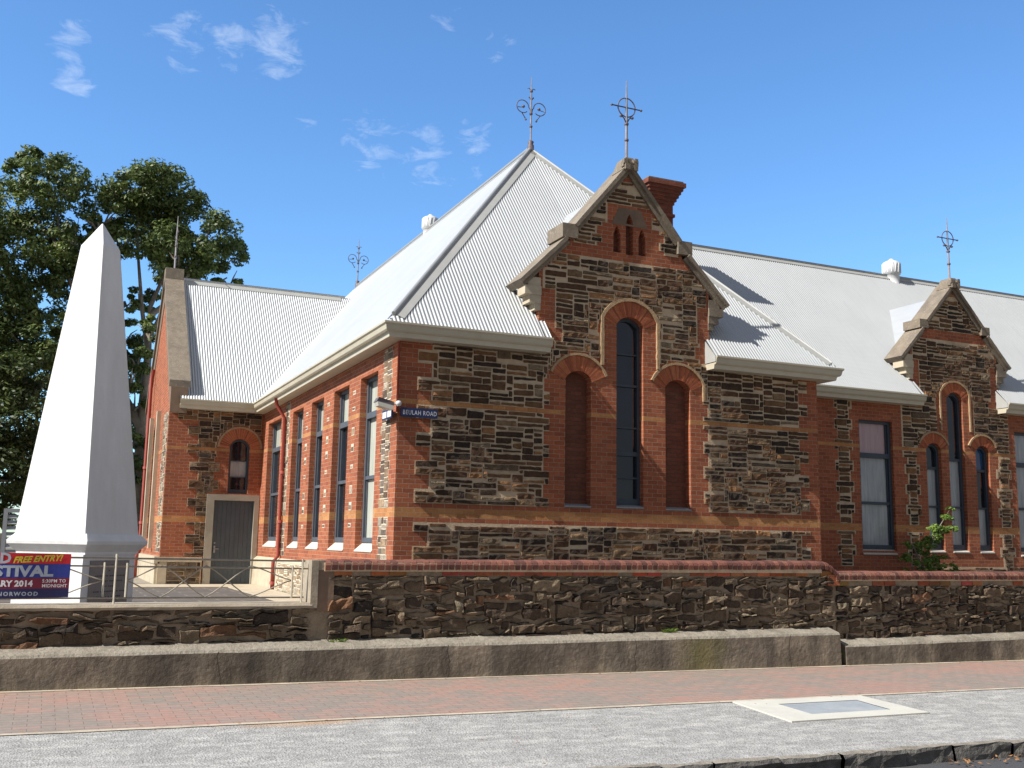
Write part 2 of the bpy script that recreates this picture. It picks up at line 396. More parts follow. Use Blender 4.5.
def gravel_mat():
    m, nt, b = new_mat('grey grit'); n = NT(nt)
    ob = n.obj()
    v = n.node('ShaderNodeTexVoronoi'); v.inputs['Scale'].default_value = 55; n.link(ob, v.inputs['Vector'])
    cg = n.ramp(v.outputs['Color'], [(0.0, (0.23, 0.225, 0.21)), (0.4, (0.33, 0.322, 0.302)), (1.0, (0.43, 0.418, 0.39))])
    col = n.mix(0.7, cg, n.ramp(n.noise(ob, 7, 8, 0.8), [(0.3, 0.55), (0.7, 1.4)]), 'MULTIPLY')
    mp = n.node('ShaderNodeMapping'); mp.inputs['Scale'].default_value = (1.0, 2.6, 1); mp.inputs['Rotation'].default_value = (0, 0, 0.1)
    n.link(ob, mp.inputs['Vector'])
    col = n.mix(n.ramp(n.noise(mp.outputs[0], 2.6, 6, 0.65), [(0.50, 0.0), (0.66, 0.8)]), col, (0.52, 0.50, 0.46))
    # rusty earth stain beside the pavers
    dn = n.node('ShaderNodeVectorMath', operation='DISTANCE')
    mp2 = n.node('ShaderNodeMapping'); mp2.inputs['Scale'].default_value = (0.45, 1.6, 0); n.link(ob, mp2.inputs['Vector'])
    n.link(mp2.outputs[0], dn.inputs[0]); dn.inputs[1].default_value = (2.35 * 0.45, 9.85 * 1.6, 0)
    f = n.math('ADD', n.math('MULTIPLY', dn.outputs['Value'], 1.5), n.math('MULTIPLY', n.noise(ob, 4, 5, 0.7), 0.9))
    col = n.mix(n.ramp(f, [(0.55, 0.75), (1.25, 0.0)]), col, (0.46, 0.28, 0.15))
    n.link(col, b.inputs['Base Color']); b.inputs['Roughness'].default_value = 0.95
    nm = n.bump(v.outputs['Distance'], 0.7, 0.012)
    nm = n.bump(n.noise(ob, 20, 6, 0.7), 0.5, 0.02, nm)
    n.link(nm, b.inputs['Normal'])
    return m
M['gravel'] = gravel_mat()

def yard_mat():
    m, nt, b = new_mat('yard paving'); n = NT(nt)
    ob = n.obj()
    t = n.node('ShaderNodeTexBrick'); n.link(ob, t.inputs['Vector'])
    t.inputs['Scale'].default_value = 1
    t.inputs['Brick Width'].default_value = 0.9; t.inputs['Row Height'].default_value = 0.6
    t.inputs['Mortar Size'].default_value = 0.02
    t.inputs['Color1'].default_value = (0.13, 0.11, 0.095, 1); t.inputs['Color2'].default_value = (0.095, 0.085, 0.078, 1)
    t.inputs['Mortar'].default_value = (0.20, 0.18, 0.15, 1)
    col = n.mix(0.5, t.outputs['Color'], n.ramp(n.noise(ob, 3, 5, 0.6), [(0.3, 0.7), (0.7, 1.3)]), 'MULTIPLY')
    n.link(col, b.inputs['Base Color']); b.inputs['Roughness'].default_value = 0.9
    return m
M['yard'] = yard_mat()

def leaf_mat(name, c1, c2, c3, scale=0.8):
    m, nt, b = new_mat(name); n = NT(nt)
    ob = n.obj()
    a = n.node('ShaderNodeAttribute'); a.attribute_name = 'Col'
    sp = n.node('ShaderNodeSeparateColor'); n.link(a.outputs['Color'], sp.inputs[0])
    col = n.ramp(sp.outputs[0], [(0.0, c1), (0.6, c2), (1.0, c3)])
    n.link(col, b.inputs['Base Color'])
    b.inputs['Roughness'].default_value = 0.55
    tr = n.node('ShaderNodeBsdfTranslucent'); n.link(col, tr.inputs['Color'])
    mx = n.node('ShaderNodeMixShader'); mx.inputs[0].default_value = 0.22
    n.link(b.outputs[0], mx.inputs[1]); n.link(tr.outputs[0], mx.inputs[2])
    n.link(mx.outputs[0], nt.nodes['Material Output'].inputs['Surface'])
    return m
M['leaves'] = leaf_mat('gum leaves', (0.035, 0.056, 0.014), (0.12, 0.17, 0.04), (0.26, 0.31, 0.085))
M['leaves_low'] = leaf_mat('garden leaves', (0.018, 0.034, 0.008), (0.055, 0.085, 0.020), (0.15, 0.19, 0.04))
M['leaves_shrub'] = leaf_mat('shrub leaves', (0.08, 0.15, 0.025), (0.17, 0.28, 0.045), (0.32, 0.42, 0.09))

# ------------------------------------------------------------------ mesh builder
class MB:
    def __init__(s): s.v = []; s.f = []; s.m = []; s.uv = []; s.c = []; s.mats = []; s.smooth = []
    def mi(s, mat):
        if mat not in s.mats: s.mats.append(mat)
        return s.mats.index(mat)
    def face(s, pts, mat, col=(1, 1, 1), uv=None, smooth=False):
        i0 = len(s.v); s.v.extend(tuple(p) for p in pts)
        s.idx(tuple(range(i0, i0 + len(pts))), mat, col, uv, smooth)
    def idx(s, ids, mat, col=(1, 1, 1), uv=None, smooth=False):
        s.f.append(tuple(ids)); s.m.append(s.mi(mat)); s.c.append(col); s.smooth.append(smooth)
        if uv is None:
            P = [Vector(s.v[i]) for i in ids]
            n = Vector((0, 0, 0))
            for k in range(len(P)):
                a, b = P[k], P[(k + 1) % len(P)]
                n += Vector(((a.y - b.y) * (a.z + b.z), (a.z - b.z) * (a.x + b.x), (a.x - b.x) * (a.y + b.y)))
            ax, ay, az = abs(n.x), abs(n.y), abs(n.z)
            if az > ax and az > ay: uv = [(p.x, p.y) for p in P]
            elif ax > ay: uv = [(p.y, p.z) for p in P]
            else: uv = [(p.x, p.z) for p in P]
        s.uv.append(uv)
    def box(s, x0, x1, y0, y1, z0, z1, mat, col=(1, 1, 1), skip=''):
        c = [(x0, y0, z0), (x1, y0, z0), (x1, y1, z0), (x0, y1, z0), (x0, y0, z1), (x1, y0, z1), (x1, y1, z1), (x0, y1, z1)]
        s.hexa(c, mat, col)
    def hexa(s, c, mat, col=(1, 1, 1)):
        i0 = len(s.v); s.v.extend(tuple(p) for p in c)
        for q in ((0, 3, 2, 1), (4, 5, 6, 7), (0, 1, 5, 4), (1, 2, 6, 5), (2, 3, 7, 6), (3, 0, 4, 7)):
            s.idx([i0 + k for k in q], mat, col)
    def tube(s, pts, r, mat, seg=6, col=(1, 1, 1), closed=False, cap=True):
        pts = [Vector(p) for p in pts]
        n = len(pts)
        rs = r if isinstance(r, (list, tuple)) else [r] * n
        i0 = len(s.v); last = None
        for k, p in enumerate(pts):
            if closed: d = pts[(k + 1) % n] - pts[k - 1]
            else: d = pts[min(k + 1, n - 1)] - pts[max(k - 1, 0)]
            d.normalize()
            if last is None: u = d.orthogonal().normalized()
            else: u = (last - d * last.dot(d)); u = u.normalized() if u.length > 1e-6 else d.orthogonal().normalized()
            last = u; w = d.cross(u)
            for j in range(seg):
                a = 2 * math.pi * j / seg
                s.v.append(tuple(p + (u * math.cos(a) + w * math.sin(a)) * rs[k]))
        rng = n if closed else n - 1
        for k in range(rng):
            for j in range(seg):
                a = i0 + k * seg + j; b = i0 + k * seg + (j + 1) % seg
                c = i0 + ((k + 1) % n) * seg + (j + 1) % seg; d2 = i0 + ((k + 1) % n) * seg + j
                s.idx((a, b, c, d2), mat, col, smooth=True)
        if cap and not closed:
            s.idx([i0 + j for j in range(seg)], mat, col); s.idx([i0 + (n - 1) * seg + j for j in range(seg)], mat, col)
    def lathe(s, cx, cy, prof, mat, seg=16, rot=0.0, smooth=True):
        i0 = len(s.v)
        for (r, z) in prof:
            for j in range(seg):
                a = rot + 2 * math.pi * j / seg
                s.v.append((cx + r * math.cos(a), cy + r * math.sin(a), z))
        for k in range(len(prof) - 1):
            for j in range(seg):
                s.idx((i0 + k * seg + j, i0 + k * seg + (j + 1) % seg, i0 + (k + 1) * seg + (j + 1) % seg, i0 + (k + 1) * seg + j), mat, smooth=smooth)
        s.idx([i0 + j for j in range(seg)], mat); s.idx([i0 + (len(prof) - 1) * seg + j for j in range(seg)], mat)
    def build(s, name, parent=None, base=None):
        me = bpy.data.meshes.new(name)
        base = Vector(base) if base is not None else None
        me.from_pydata(s.v, [], s.f)
        for mm in s.mats: me.materials.append(M[mm])
        me.polygons.foreach_set('material_index', s.m)
        me.polygons.foreach_set('use_smooth', s.smooth)
        ul = me.uv_layers.new(name='UVMap')
        flat = [x for f in s.uv for p in f for x in p]
        ul.data.foreach_set('uv', flat)
        ca = me.color_attributes.new('Col', 'FLOAT_COLOR', 'CORNER')
        cc = []
        for f, c in zip(s.f, s.c): cc.extend((c[0], c[1], c[2], 1.0) * len(f))
        ca.data.foreach_set('color', cc)
        me.update()
        o = bpy.data.objects.new(name, me)
        COL.objects.link(o)
        if parent is not None:
            o.parent = parent
            if PB.get(parent.name) is not None: o.matrix_parent_inverse = PB[parent.name].inverted()
        return o

PB = {}
def empty(name, loc, label, cat, group=None):
    o = bpy.data.objects.new(name, None); o.empty_display_size = 0.3
    COL.objects.link(o); o.location = loc
    o['label'] = label; o['category'] = cat
    if group: o['group'] = group
    PB[o.name] = Matrix.Translation(Vector(loc))
    return o
def tag(o, label=None, cat=None, group=None, kind=None):
    if label: o['label'] = label
    if cat: o['category'] = cat
    if group: o['group'] = group
    if kind: o['kind'] = kind
    return o

# frames: (u, z, d) -> world, d is outwards
F_FRONT = lambda u, z, d=0.0: (u, 18.0 - d, z)
F_HALL = lambda u, z, d=0.0: (u, 20.0 - d, z)
F_SIDE = lambda u, z, d=0.0: (5.76 - d, u, z)
F_DOOR = lambda u, z, d=0.0: (u, 31.0 - d, z)
F_AGAB = lambda u, z, d=0.0: (3.05 - d, u, z)

def panel(mb, fr, outer, holes, d0, d1, mat, reveal_mat=None, sides=True, zside=-99):
    loops = [[Vector((p[0], p[1], 0)) for p in L] for L in [outer] + holes]
    tris = tessellate_polygon(loops)
    flat = [p for L in loops for p in L]
    i0 = len(mb.v)
    mb.v.extend(fr(p.x, p.y, d0) for p in flat)
    for t in tris:
        mb.idx([i0 + k for k in t], mat, uv=[(flat[k].x, flat[k].y) for k in t])
    if sides:
        for li, L in enumerate(loops):
            mt = mat if li == 0 else (reveal_mat or mat)
            for k in range(len(L)):
                a, b = L[k], L[(k + 1) % len(L)]
                if (a - b).length < 1e-5: continue
                if li == 0 and min(a.y, b.y) < zside: continue
                pts = [fr(a.x, a.y, d0), fr(b.x, b.y, d0), fr(b.x, b.y, d1), fr(a.x, a.y, d1)]
                if abs(a.x - b.x) < abs(a.y - b.y): uv = [(d0, a.y), (d0, b.y), (d1, b.y), (d1, a.y)]
                else: uv = [(a.x, d0), (b.x, d0), (b.x, d1), (a.x, d1)]
                mb.face(pts, mt, uv=uv)

def rect(u0, u1, z0, z1): return [(u0, z0), (u1, z0), (u1, z1), (u0, z1)]
def arch_loop(uc, hw, z0, zt, rise, n=10):
    R = (hw * hw + rise * rise) / (2 * rise); zc = zt - R
    a = math.asin(min(1, hw / R)) if rise <= hw else math.pi - math.asin(hw / R)
    pts = [(uc - hw, z0), (uc + hw, z0)]
    for k in range(n + 1):
        t = a - 2 * a * k / n
        pts.append((uc + R * math.sin(t), zc + R * math.cos(t)))
    return pts
def inset(fr, d): return lambda u, z, dd=0.0: fr(u, z, dd + d)

BR_COLS = [(0.46, 0.13, 0.056), (0.40, 0.108, 0.046), (0.33, 0.085, 0.038), (0.50, 0.16, 0.070), (0.43, 0.12, 0.050)]
def arch_ring(mb, fr, uc, zc, r0, r1, half, n, d, rng, border=None, legs=None):
    """radial bricks from r0 to r1, with a sandy label mould outside"""
    for k in range(n):
        t0 = -half + 2 * half * k / n; t1 = -half + 2 * half * (k + 1) / n
        g = (t1 - t0) * 0.11
        a, b = t0 + g, t1 - g
        dd = d + rng.uniform(-0.003, 0.004)
        def P(r, t, q): return fr(uc + r * math.sin(t), zc + r * math.cos(t), q)
        c = rng.choice(BR_COLS)
        mb.hexa([P(r0, a, 0), P(r0, b, 0), P(r0, b, dd), P(r0, a, dd), P(r1, a, 0), P(r1, b, 0), P(r1, b, dd), P(r1, a, dd)], 'arch', c)
    m = max(2, n // 2)
    for k in range(m):     # mortar behind the joints
        t0 = -half + 2 * half * k / m; t1 = -half + 2 * half * (k + 1) / m
        def P(r, t, q): return fr(uc + r * math.sin(t), zc + r * math.cos(t), q)
        mb.face([P(r0 + 0.004, t0, d - 0.007), P(r0 + 0.004, t1, d - 0.007), P(r1, t1, d - 0.007), P(r1, t0, d - 0.007)], 'border')
    if border:
        w, bd = border
        m = 26
        path = []
        for k in range(m + 1):
            t = -half + 2 * half * k / m
            path.append((uc + (r1 + w / 2) * math.sin(t), zc + (r1 + w / 2) * math.cos(t), t))
        if legs:
            (zl, zr) = legs
            e = path[0]; L = []
            if zl is not None:
                z = zl
                while z < e[1]: L.append((e[0], z, -math.pi / 2)); z += 0.09
            path = L + path
            e = path[-1]; L = []
            if zr is not None:
                z = e[1] - 0.09
                while z > zr: L.append((e[0], z, math.pi / 2)); z -= 0.09
            path = path + L
        for k in range(len(path) - 1):
            (ua, za, ta), (ub, zb, tb) = path[k], path[k + 1]
            ha = w / 2 * (1 + 0.35 * noise.noise(Vector((ua * 9, za * 9, 1)))); hb = w / 2 * (1 + 0.35 * noise.noise(Vector((ub * 9, zb * 9, 1))))
            na = (math.sin(ta), math.cos(ta)); nb = (math.sin(tb), math.cos(tb))
            A0 = (ua - na[0] * ha, za - na[1] * ha); A1 = (ua + na[0] * ha, za + na[1] * ha)
            B0 = (ub - nb[0] * hb, zb - nb[1] * hb); B1 = (ub + nb[0] * hb, zb + nb[1] * hb)
            mb.face([fr(*A0, bd), fr(*B0, bd), fr(*B1, bd), fr(*A1, bd)], 'border')
            mb.face([fr(*A1, bd), fr(*B1, bd), fr(*B1, 0), fr(*A1, 0)], 'border')
            mb.face([fr(*A0, bd), fr(*B0, bd), fr(*B0, 0), fr(*A0, 0)], 'border')

PAL_FRONT = [((0.050, 0.026, 0.014), 5), ((0.095, 0.046, 0.022), 8), ((0.165, 0.084, 0.037), 5), ((0.030, 0.019, 0.013), 4),
             ((0.20, 0.125, 0.066), 2), ((0.27, 0.13, 0.052), 1.8), ((0.13, 0.090, 0.055), 1.2), ((0.24, 0.18, 0.115), .6)]
PAL_SIDE = [((0.34, 0.24, 0.15), 4), ((0.24, 0.16, 0.10), 4), ((0.40, 0.34, 0.26), 3), ((0.12, 0.08, 0.055), 3), ((0.18, 0.14, 0.11), 2)]
PAL_WALL = [((0.075, 0.050, 0.033), 5), ((0.12, 0.082, 0.050), 5), ((0.17, 0.122, 0.076), 4), ((0.040, 0.029, 0.022), 3),
            ((0.22, 0.165, 0.105), 2.5), ((0.20, 0.10, 0.05), 1.0), ((0.26, 0.21, 0.14), 1)]
def pick(pal, rng):
    t = rng.uniform(0, sum(w for _, w in pal))
    for c, w in pal:
        t -= w
        if t <= 0: break
    k = rng.uniform(0.8, 1.25)
    return tuple(x * k for x in c)

SK = dict(depth=(0.012, 0.038), gap=0.0145, jit=0.012, wr=(5, 14), hr=[1, 2, 2, 2, 2, 3, 3, 3, 3, 4])
def stonework(mb, fr, rows, z_first, rowh, rng, pal, base_d=0.004, depth=(0.010, 0.024), cw=0.05, sub=2, gap=0.007,
              smat='stone', mmat='mortar', wr=(2, 11), hr=None, jit=0.006, slab=True):
    """rows: list of interval lists; stones are packed on a fine grid inside them"""
    if slab:
        k = 0
        prev = None; start = 0
        rr = [tuple(r) for r in rows] + [None]
        for k, r in enumerate(rr):
            if r != prev:
                if prev:
                    za, zb = z_first + start * rowh, z_first + k * rowh
                    for (a, b) in prev:
                        mb.face([fr(a, za, base_d), fr(b, za, base_d), fr(b, zb, base_d), fr(a, zb, base_d)], mmat)
                        for e in (a, b): mb.face([fr(e, za, base_d), fr(e, zb, base_d), fr(e, zb, 0), fr(e, za, 0)], mmat)
                prev = r; start = k
    if not any(rows): return
    umin = min(a for r in rows for a, b in r); umax = max(b for r in rows for a, b in r)
    nx = int((umax - umin) / cw) + 1; ny = len(rows) * sub; ch = rowh / sub
    free = [[False] * nx for _ in range(ny)]
    for j in range(ny):
        for a, b in rows[j // sub]:
            for i in range(nx):
                u0 = umin + i * cw
                if u0 >= a - 0.004 and u0 + cw <= b + 0.012: free[j][i] = True
    hts = hr or [1, 2, 2, 3, 3, 4]
    for j in range(ny):
        for i in range(nx):
            if not free[j][i]: continue
            h = rng.choice(hts); w = rng.randint(*wr)
            if h >= 4: w = min(w, 7) if rng.random() < 0.5 else w
            w = max(w, h + 1)
            ww = 0
            while ww < w and i + ww < nx and free[j][i + ww]: ww += 1
            # avoid one cell leftovers
            if i + ww < nx and free[j][i + ww] and (i + ww + 1 >= nx or not free[j][i + ww + 1]): ww += 1
            hh = 1
            while hh < h and j + hh < ny and all(free[j + hh][i + q] for q in range(ww)): hh += 1
            for y in range(hh):
                for x in range(ww): free[j + y][i + x] = False
            u0 = umin + i * cw + gap; u1 = umin + (i + ww) * cw - gap
            z0 = z_first + j * ch + gap; z1 = z_first + (j + hh) * ch - gap
            if u1 - u0 < 0.015 or z1 - z0 < 0.015: continue
            stone(mb, fr, u0, u1, z0, z1, base_d, rng, pick(pal, rng), depth, jit, smat)

def stone(mb, fr, u0, u1, z0, z1, bd, rng, col, depth, jit, smat):
    W = u1 - u0; H = z1 - z0
    nu = max(2, min(6, int(W / 0.09) + 1)); nv = 2 if H < 0.16 else 3
    e = 0.008
    us = [0.0] + [e / W + (1 - 2 * e / W) * k / nu for k in range(nu + 1)] + [1.0]
    vs = [0.0] + [e / H + (1 - 2 * e / H) * k / nv for k in range(nv + 1)] + [1.0]
    D = rng.uniform(*depth); seed = rng.uniform(0, 100)
    tu = rng.uniform(-0.4, 0.4) * D; tv = rng.uniform(-0.4, 0.4) * D
    ja = [rng.uniform(-jit, jit) for _ in range(4)]
    i0 = len(mb.v); A = len(us)
    for v in vs:
        for u in us:
            border = u in (0.0, 1.0) or v in (0.0, 1.0)
            nz = noise.noise(Vector(((u0 + u * W) * 11, (z0 + v * H) * 13, seed)))
            n2 = noise.noise(Vector(((u0 + u * W) * 9, (z0 + v * H) * 9, seed + 40)))
            ou = jit * n2 * 1.2; ov = jit * nz * 1.2
            zz = z0 + v * H + (ja[0] * (1 - u) + ja[1] * u) * (1 - v) + (ja[2] * (1 - u) + ja[3] * u) * v + ov
            # corners pulled in
            cr = 0.0
            if border and (u in (0.0, 1.0)) and (v in (0.0, 1.0)): cr = 0.007
            uu = u0 + u * W + ou + (cr if u == 0.0 else -cr if u == 1.0 else 0)
            zz += (cr if v == 0.0 else -cr if v == 1.0 else 0)
            d = bd - 0.002 if border else bd + max(0.004, D + tu * (u - 0.5) + tv * (v - 0.5) + D * 0.55 * nz)
            mb.v.append(fr(uu, zz, d))
    for y in range(len(vs) - 1):
        for x in range(A - 1):
            a = i0 + y * A + x
            mb.idx((a, a + 1, a + A + 1, a + A), smat, col)

def corrugated(mb, O, U, V, length, low, high, mat='roof', pitch=0.076, amp=0.011, per=6, splits=None):
    O = Vector(O); U = Vector(U).normalized(); V = Vector(V).normalized(); N = U.cross(V).normalized()
    if N.z < 0: N = -N
    n = int(length / pitch * per); i0 = len(mb.v); cnt = 0
    for k in range(n + 1):
        u = length * k / n
        a, b = low(u), high(u)
        off = amp * math.cos(2 * math.pi * u / pitch) + amp
        for q in (a, max(b, a + 0.001)): mb.v.append(tuple(O + U * u + V * q + N * off))
    for k in range(n):
        a = i0 + 2 * k
        mb.idx((a, a + 2, a + 3, a + 1), mat, smooth=True)

# ================================================================== GROUND (the setting)
def sheet(name, pts, mat, kind='structure', uv=None):
    mb = MB(); mb.face(pts, mat, uv=uv); o = mb.build(name); o['kind'] = kind; return o
GX = -0.0085
def gz(x, y): return 0.03 + GX * x + 0.02 * (y - 12.2)
XL, XR = -30.0, 60.0
sheet('ground', [(-900, -600, -0.36), (900, -600, -0.36), (900, 900, -0.36), (-900, 900, -0.36)], 'earth')
def road_z(x): return gz(x, 7.3) - 0.13
mb = MB()
mb.face([(XL, -9, road_z(XL)), (XR, -9, road_z(XR)), (XR, 7.42, road_z(XR)), (XL, 7.42, road_z(XL))], 'asphalt')
for x in (XL,):
    mb.face([(XL, -9, -1.0), (XR, -9, -1.0), (XR, -9, road_z(XR)), (XL, -9, road_z(XL))], 'asphalt')
mb.build('road')['kind'] = 'structure'
# verge of fine grey gravel between the pavers and the kerb
mb = MB(); NXg = 90; NYg = 12
i0 = 0
for j in range(NYg + 1):
    for i in range(NXg + 1):
        x = XL + (XR - XL) * i / NXg; y = 7.36 + (9.87 - 7.36) * j / NYg
        mb.v.append((x, y, gz(x, y) + 0.003))
for j in range(NYg):
    for i in range(NXg):
        a = j * (NXg + 1) + i; mb.idx((a, a + 1, a + NXg + 2, a + NXg + 1), 'gravel')
mb.build('verge')['kind'] = 'structure'
# brick pavement
mb = MB()
mb.face([(XL, 9.93, gz(XL, 9.93) + .006), (XR, 9.93, gz(XR, 9.93) + .006), (XR, 12.14, gz(XR, 12.14) + .006), (XL, 12.14, gz(XL, 12.14) + .006)], 'paving')
mb.build('pavement')['kind'] = 'structure'
mb = MB()
rng = random.Random(3)
for (ya, yb, jl) in ((9.86, 9.935, 0.012), (12.13, 12.21, 0.02)):
    x = XL; prev = ya; pb = yb
    while x < XR:
        x2 = x + 0.4; q = ya + rng.uniform(-jl, jl); qb = yb
        mb.face([(x, prev, gz(x, prev) + .010), (x2, q, gz(x2, q) + .010), (x2, qb, gz(x2, qb) + .010), (x, pb, gz(x, pb) + .010)], 'edging')
        x = x2; prev = q; pb = qb
mb.build('path_edging')['kind'] = 'structure'
# kerb of rough bluestone blocks
mb = MB(); rng = random.Random(5); x = XL
while x < XR:
    w = rng.uniform(0.35, 0.75) if x > -3 and x < 20 else 1.5
    y0 = 7.28 + rng.uniform(-0.02, 0.02); top = gz(x, 7.3) + rng.uniform(0.0, 0.022)
    n = 5; g = 0.008
    i0 = len(mb.v)
    prof = [(0.0, -0.2), (0.01, -0.09), (0.0, -0.03), (0.015, 0.0), (0.10, 0.004)]
    for k in range(n + 1):
        xx = x + g + (w - 2 * g) * k / n
        for (py, pz) in prof:
            nn = noise.noise(Vector((xx * 5, py * 9, pz * 17)))
            endc = 0.012 if k in (0, n) else 0
            mb.v.append((xx, y0 + py + nn * 0.03 + endc, top + pz + nn * 0.012 * (pz > -0.15)))
    for k in range(n):
        for q in range(len(prof) - 1):
            a = i0 + k * len(prof) + q; mb.idx((a, a + len(prof), a + len(prof) + 1, a + 1), 'footing_top' if q == 3 else 'kerb')
    x += w
mb.build('kerb')['kind'] = 'structure'
# raised yard behind the street wall
mb = MB()
mb.box(-30, 60, 12.9, 70, -0.4, 0.31, 'yard')
mb.build('yard')['kind'] = 'structure'
mb = MB()
mb.box(0.2, 5.60, 29.2, 30.90, 0.3, 0.335, 'cream_stone'); mb.box(4.7, 5.60, 22, 29.2, 0.3, 0.333, 'cream_stone'); mb.box(-3, 3.0, 30.0, 42, 0.3, 0.331, 'footing_top')
mb.build('path')['kind'] = 'structure'

# access cover in the verge
ac = empty('access_cover', (8.0, 9.2, gz(8, 9.2)), 'pale concrete access cover with a grey lid set in the gravel verge', 'access cover')
def gq(pts, h): return [(x, y, gz(x, y) + h) for x, y in pts]
outr = [(7.02, 8.66), (8.93, 8.71), (9.0, 9.84), (7.16, 9.84)]; inn = [(7.52, 8.95), (8.62, 8.97), (8.70, 9.58), (7.57, 9.56)]
mb = MB()
for k in range(4):
    a, b, c, d = outr[k], outr[(k + 1) % 4], inn[(k + 1) % 4], inn[k]
    mb.face(gq([a, b, c, d], 0.018), 'lid_frame')
    mb.face(gq([a, b], 0.018) + gq([b, a], -0.02), 'lid_frame')
mb.build('surround', ac)
mb = MB(); mb.face(gq(inn, 0.013), 'lid'); mb.build('lid', ac)

# weeds rooted in the footing and along its foot
for i_, (wx, wy, wz, wn_, wl_) in enumerate(((8.0, 12.42, .45, 60, 'green weed growing on the concrete footing ledge'), (3.3, 12.40, .42, 22, 'tiny weed on the footing ledge below the end of the railing'), (10.9, 12.30, .06, 26, 'small weed at the step in the concrete footing'))):
    mb = MB(); rq = random.Random(50 + i_)
    for k in range(wn_):
        a = rq.uniform(0, 6.3); l = rq.uniform(.03, .09); dx, dy = math.cos(a), math.sin(a) * .4 - .3; bx_ = wx + rq.uniform(-.10, .10)
        mb.face([(bx_ - .006, wy, wz), (bx_ + .006, wy, wz), (bx_ + dx * l * .6 + .010, wy + dy * l * .5, wz + l * .6), (bx_ + dx * l, wy + dy * l, wz + l * .8), (bx_ + dx * l * .6 - .010, wy + dy * l * .5, wz + l * .6)], 'leaves_shrub', (rq.random(),) * 3)
    tag(mb.build('weed'), wl_, 'weed')
# dry leaves along the kerb
mb = MB(); rng = random.Random(8)
for k in range(420):
    x = rng.uniform(7.6, 16) ; y = 7.3 - abs(rng.gauss(0, 0.16)) - 0.02; z = road_z(x) + 0.012 + rng.uniform(0, 0.015); s = rng.uniform(0.012, 0.032); a = rng.uniform(0, 6.3)
    c, d = math.cos(a) * s, math.sin(a) * s
    mb.face([(x - c, y - d, z), (x + d * .4, y - c * .4, z + rng.uniform(0, .015)), (x + c, y + d, z + rng.uniform(0, .02)), (x - d * .4, y + c * .4, z)], 'leaf_litter')
for k in range(170):
    x = rng.uniform(-2, 15); y = rng.choice((rng.uniform(7.5, 12.1), 12.12 - abs(rng.gauss(0, .05)), 9.9 + rng.gauss(0, .05))); z = gz(x, y) + .016; s = rng.uniform(.010, .022); a = rng.uniform(0, 6.3)
    c, d = math.cos(a) * s, math.sin(a) * s
    mb.face([(x - c, y - d, z), (x + d * .4, y - c * .4, z + .006), (x + c, y + d, z + .004), (x - d * .4, y + c * .4, z)], 'leaf_litter')
tag(mb.build('fallen_leaves'), 'dry orange leaves lying in the gutter below the stone kerb', 'leaves', kind='stuff')

# ================================================================== THE SCHOOL BUILDING
B = empty('stone_building', (10.6, 18.0, 0.3), 'dark stone and red brick Victorian building with corrugated iron roofs and pointed gables', 'building')
rng = random.Random(11)
EAVE = 5.55; PITCH = 1.12   # rise over run

# ---- front pavilion wall (faces the street)
def rows_of(z0, z1): return z0, int(round((z1 - z0) / CH))
BASE = V0 - 22 * CH   # 0.177
def toothed(k, a, b, period=3): return a if (k // period) % 2 == 0 else b

C_UC, L_UC, R_UC = 10.685, 9.50, 11.835
GC, GAP = 10.62, 9.42      # gable centre, apex of the wall
def gable_half(z, c=GC):   # half width of stone under the copings
    if z < 7.06: return 2.0
    if z < 7.75: return 2.0 - (z - 7.06) * 1.0
    return max(0.0, (GAP - z) / 1.2)

def circ(z, uc, zc, R):
    q = R * R - (z - zc) ** 2
    return (uc - math.sqrt(q), uc + math.sqrt(q)) if q > 0 else None
def subtract(ints, cut):
    out = []
    for a, b in ints:
        if cut[1] <= a or cut[0] >= b: out.append((a, b)); continue
        if cut[0] > a + 0.08: out.append((a, cut[0]))
        if cut[1] < b - 0.08: out.append((cut[1], b))
    return out

front_wall = MB()
outline = [(5.76, BASE), (15.5, BASE), (15.5, 5.42), (12.64, 5.42), (12.64, 7.06), (11.98, 7.68), (11.95, 7.80), (GC, GAP), (9.29, 7.80), (9.26, 7.68), (8.60, 7.06), (8.60, 5.42), (5.76, 5.42)]
H_C = arch_loop(C_UC, 0.315, 2.36, 6.28, 0.17); H_L = arch_loop(L_UC, 0.29, 2.35, 5.06, 0.16); H_R = arch_loop(R_UC, 0.305, 2.35, 5.06, 0.16)
def lancet(uc, hw, z0, zt): return [(uc - hw, z0), (uc + hw, z0), (uc + hw, zt - 0.22), (uc + hw * 0.55, zt - 0.08), (uc, zt), (uc - hw * 0.55, zt - 0.08), (uc - hw, zt - 0.22)]
slits = [lancet(10.38, 0.085, 7.62, 8.20), lancet(10.68, 0.09, 7.60, 8.48), lancet(10.98, 0.085, 7.62, 8.20)]
panel(front_wall, F_FRONT, outline, [H_C, H_L, H_R] + slits, 0, -0.28, 'brick', zside=5.41)
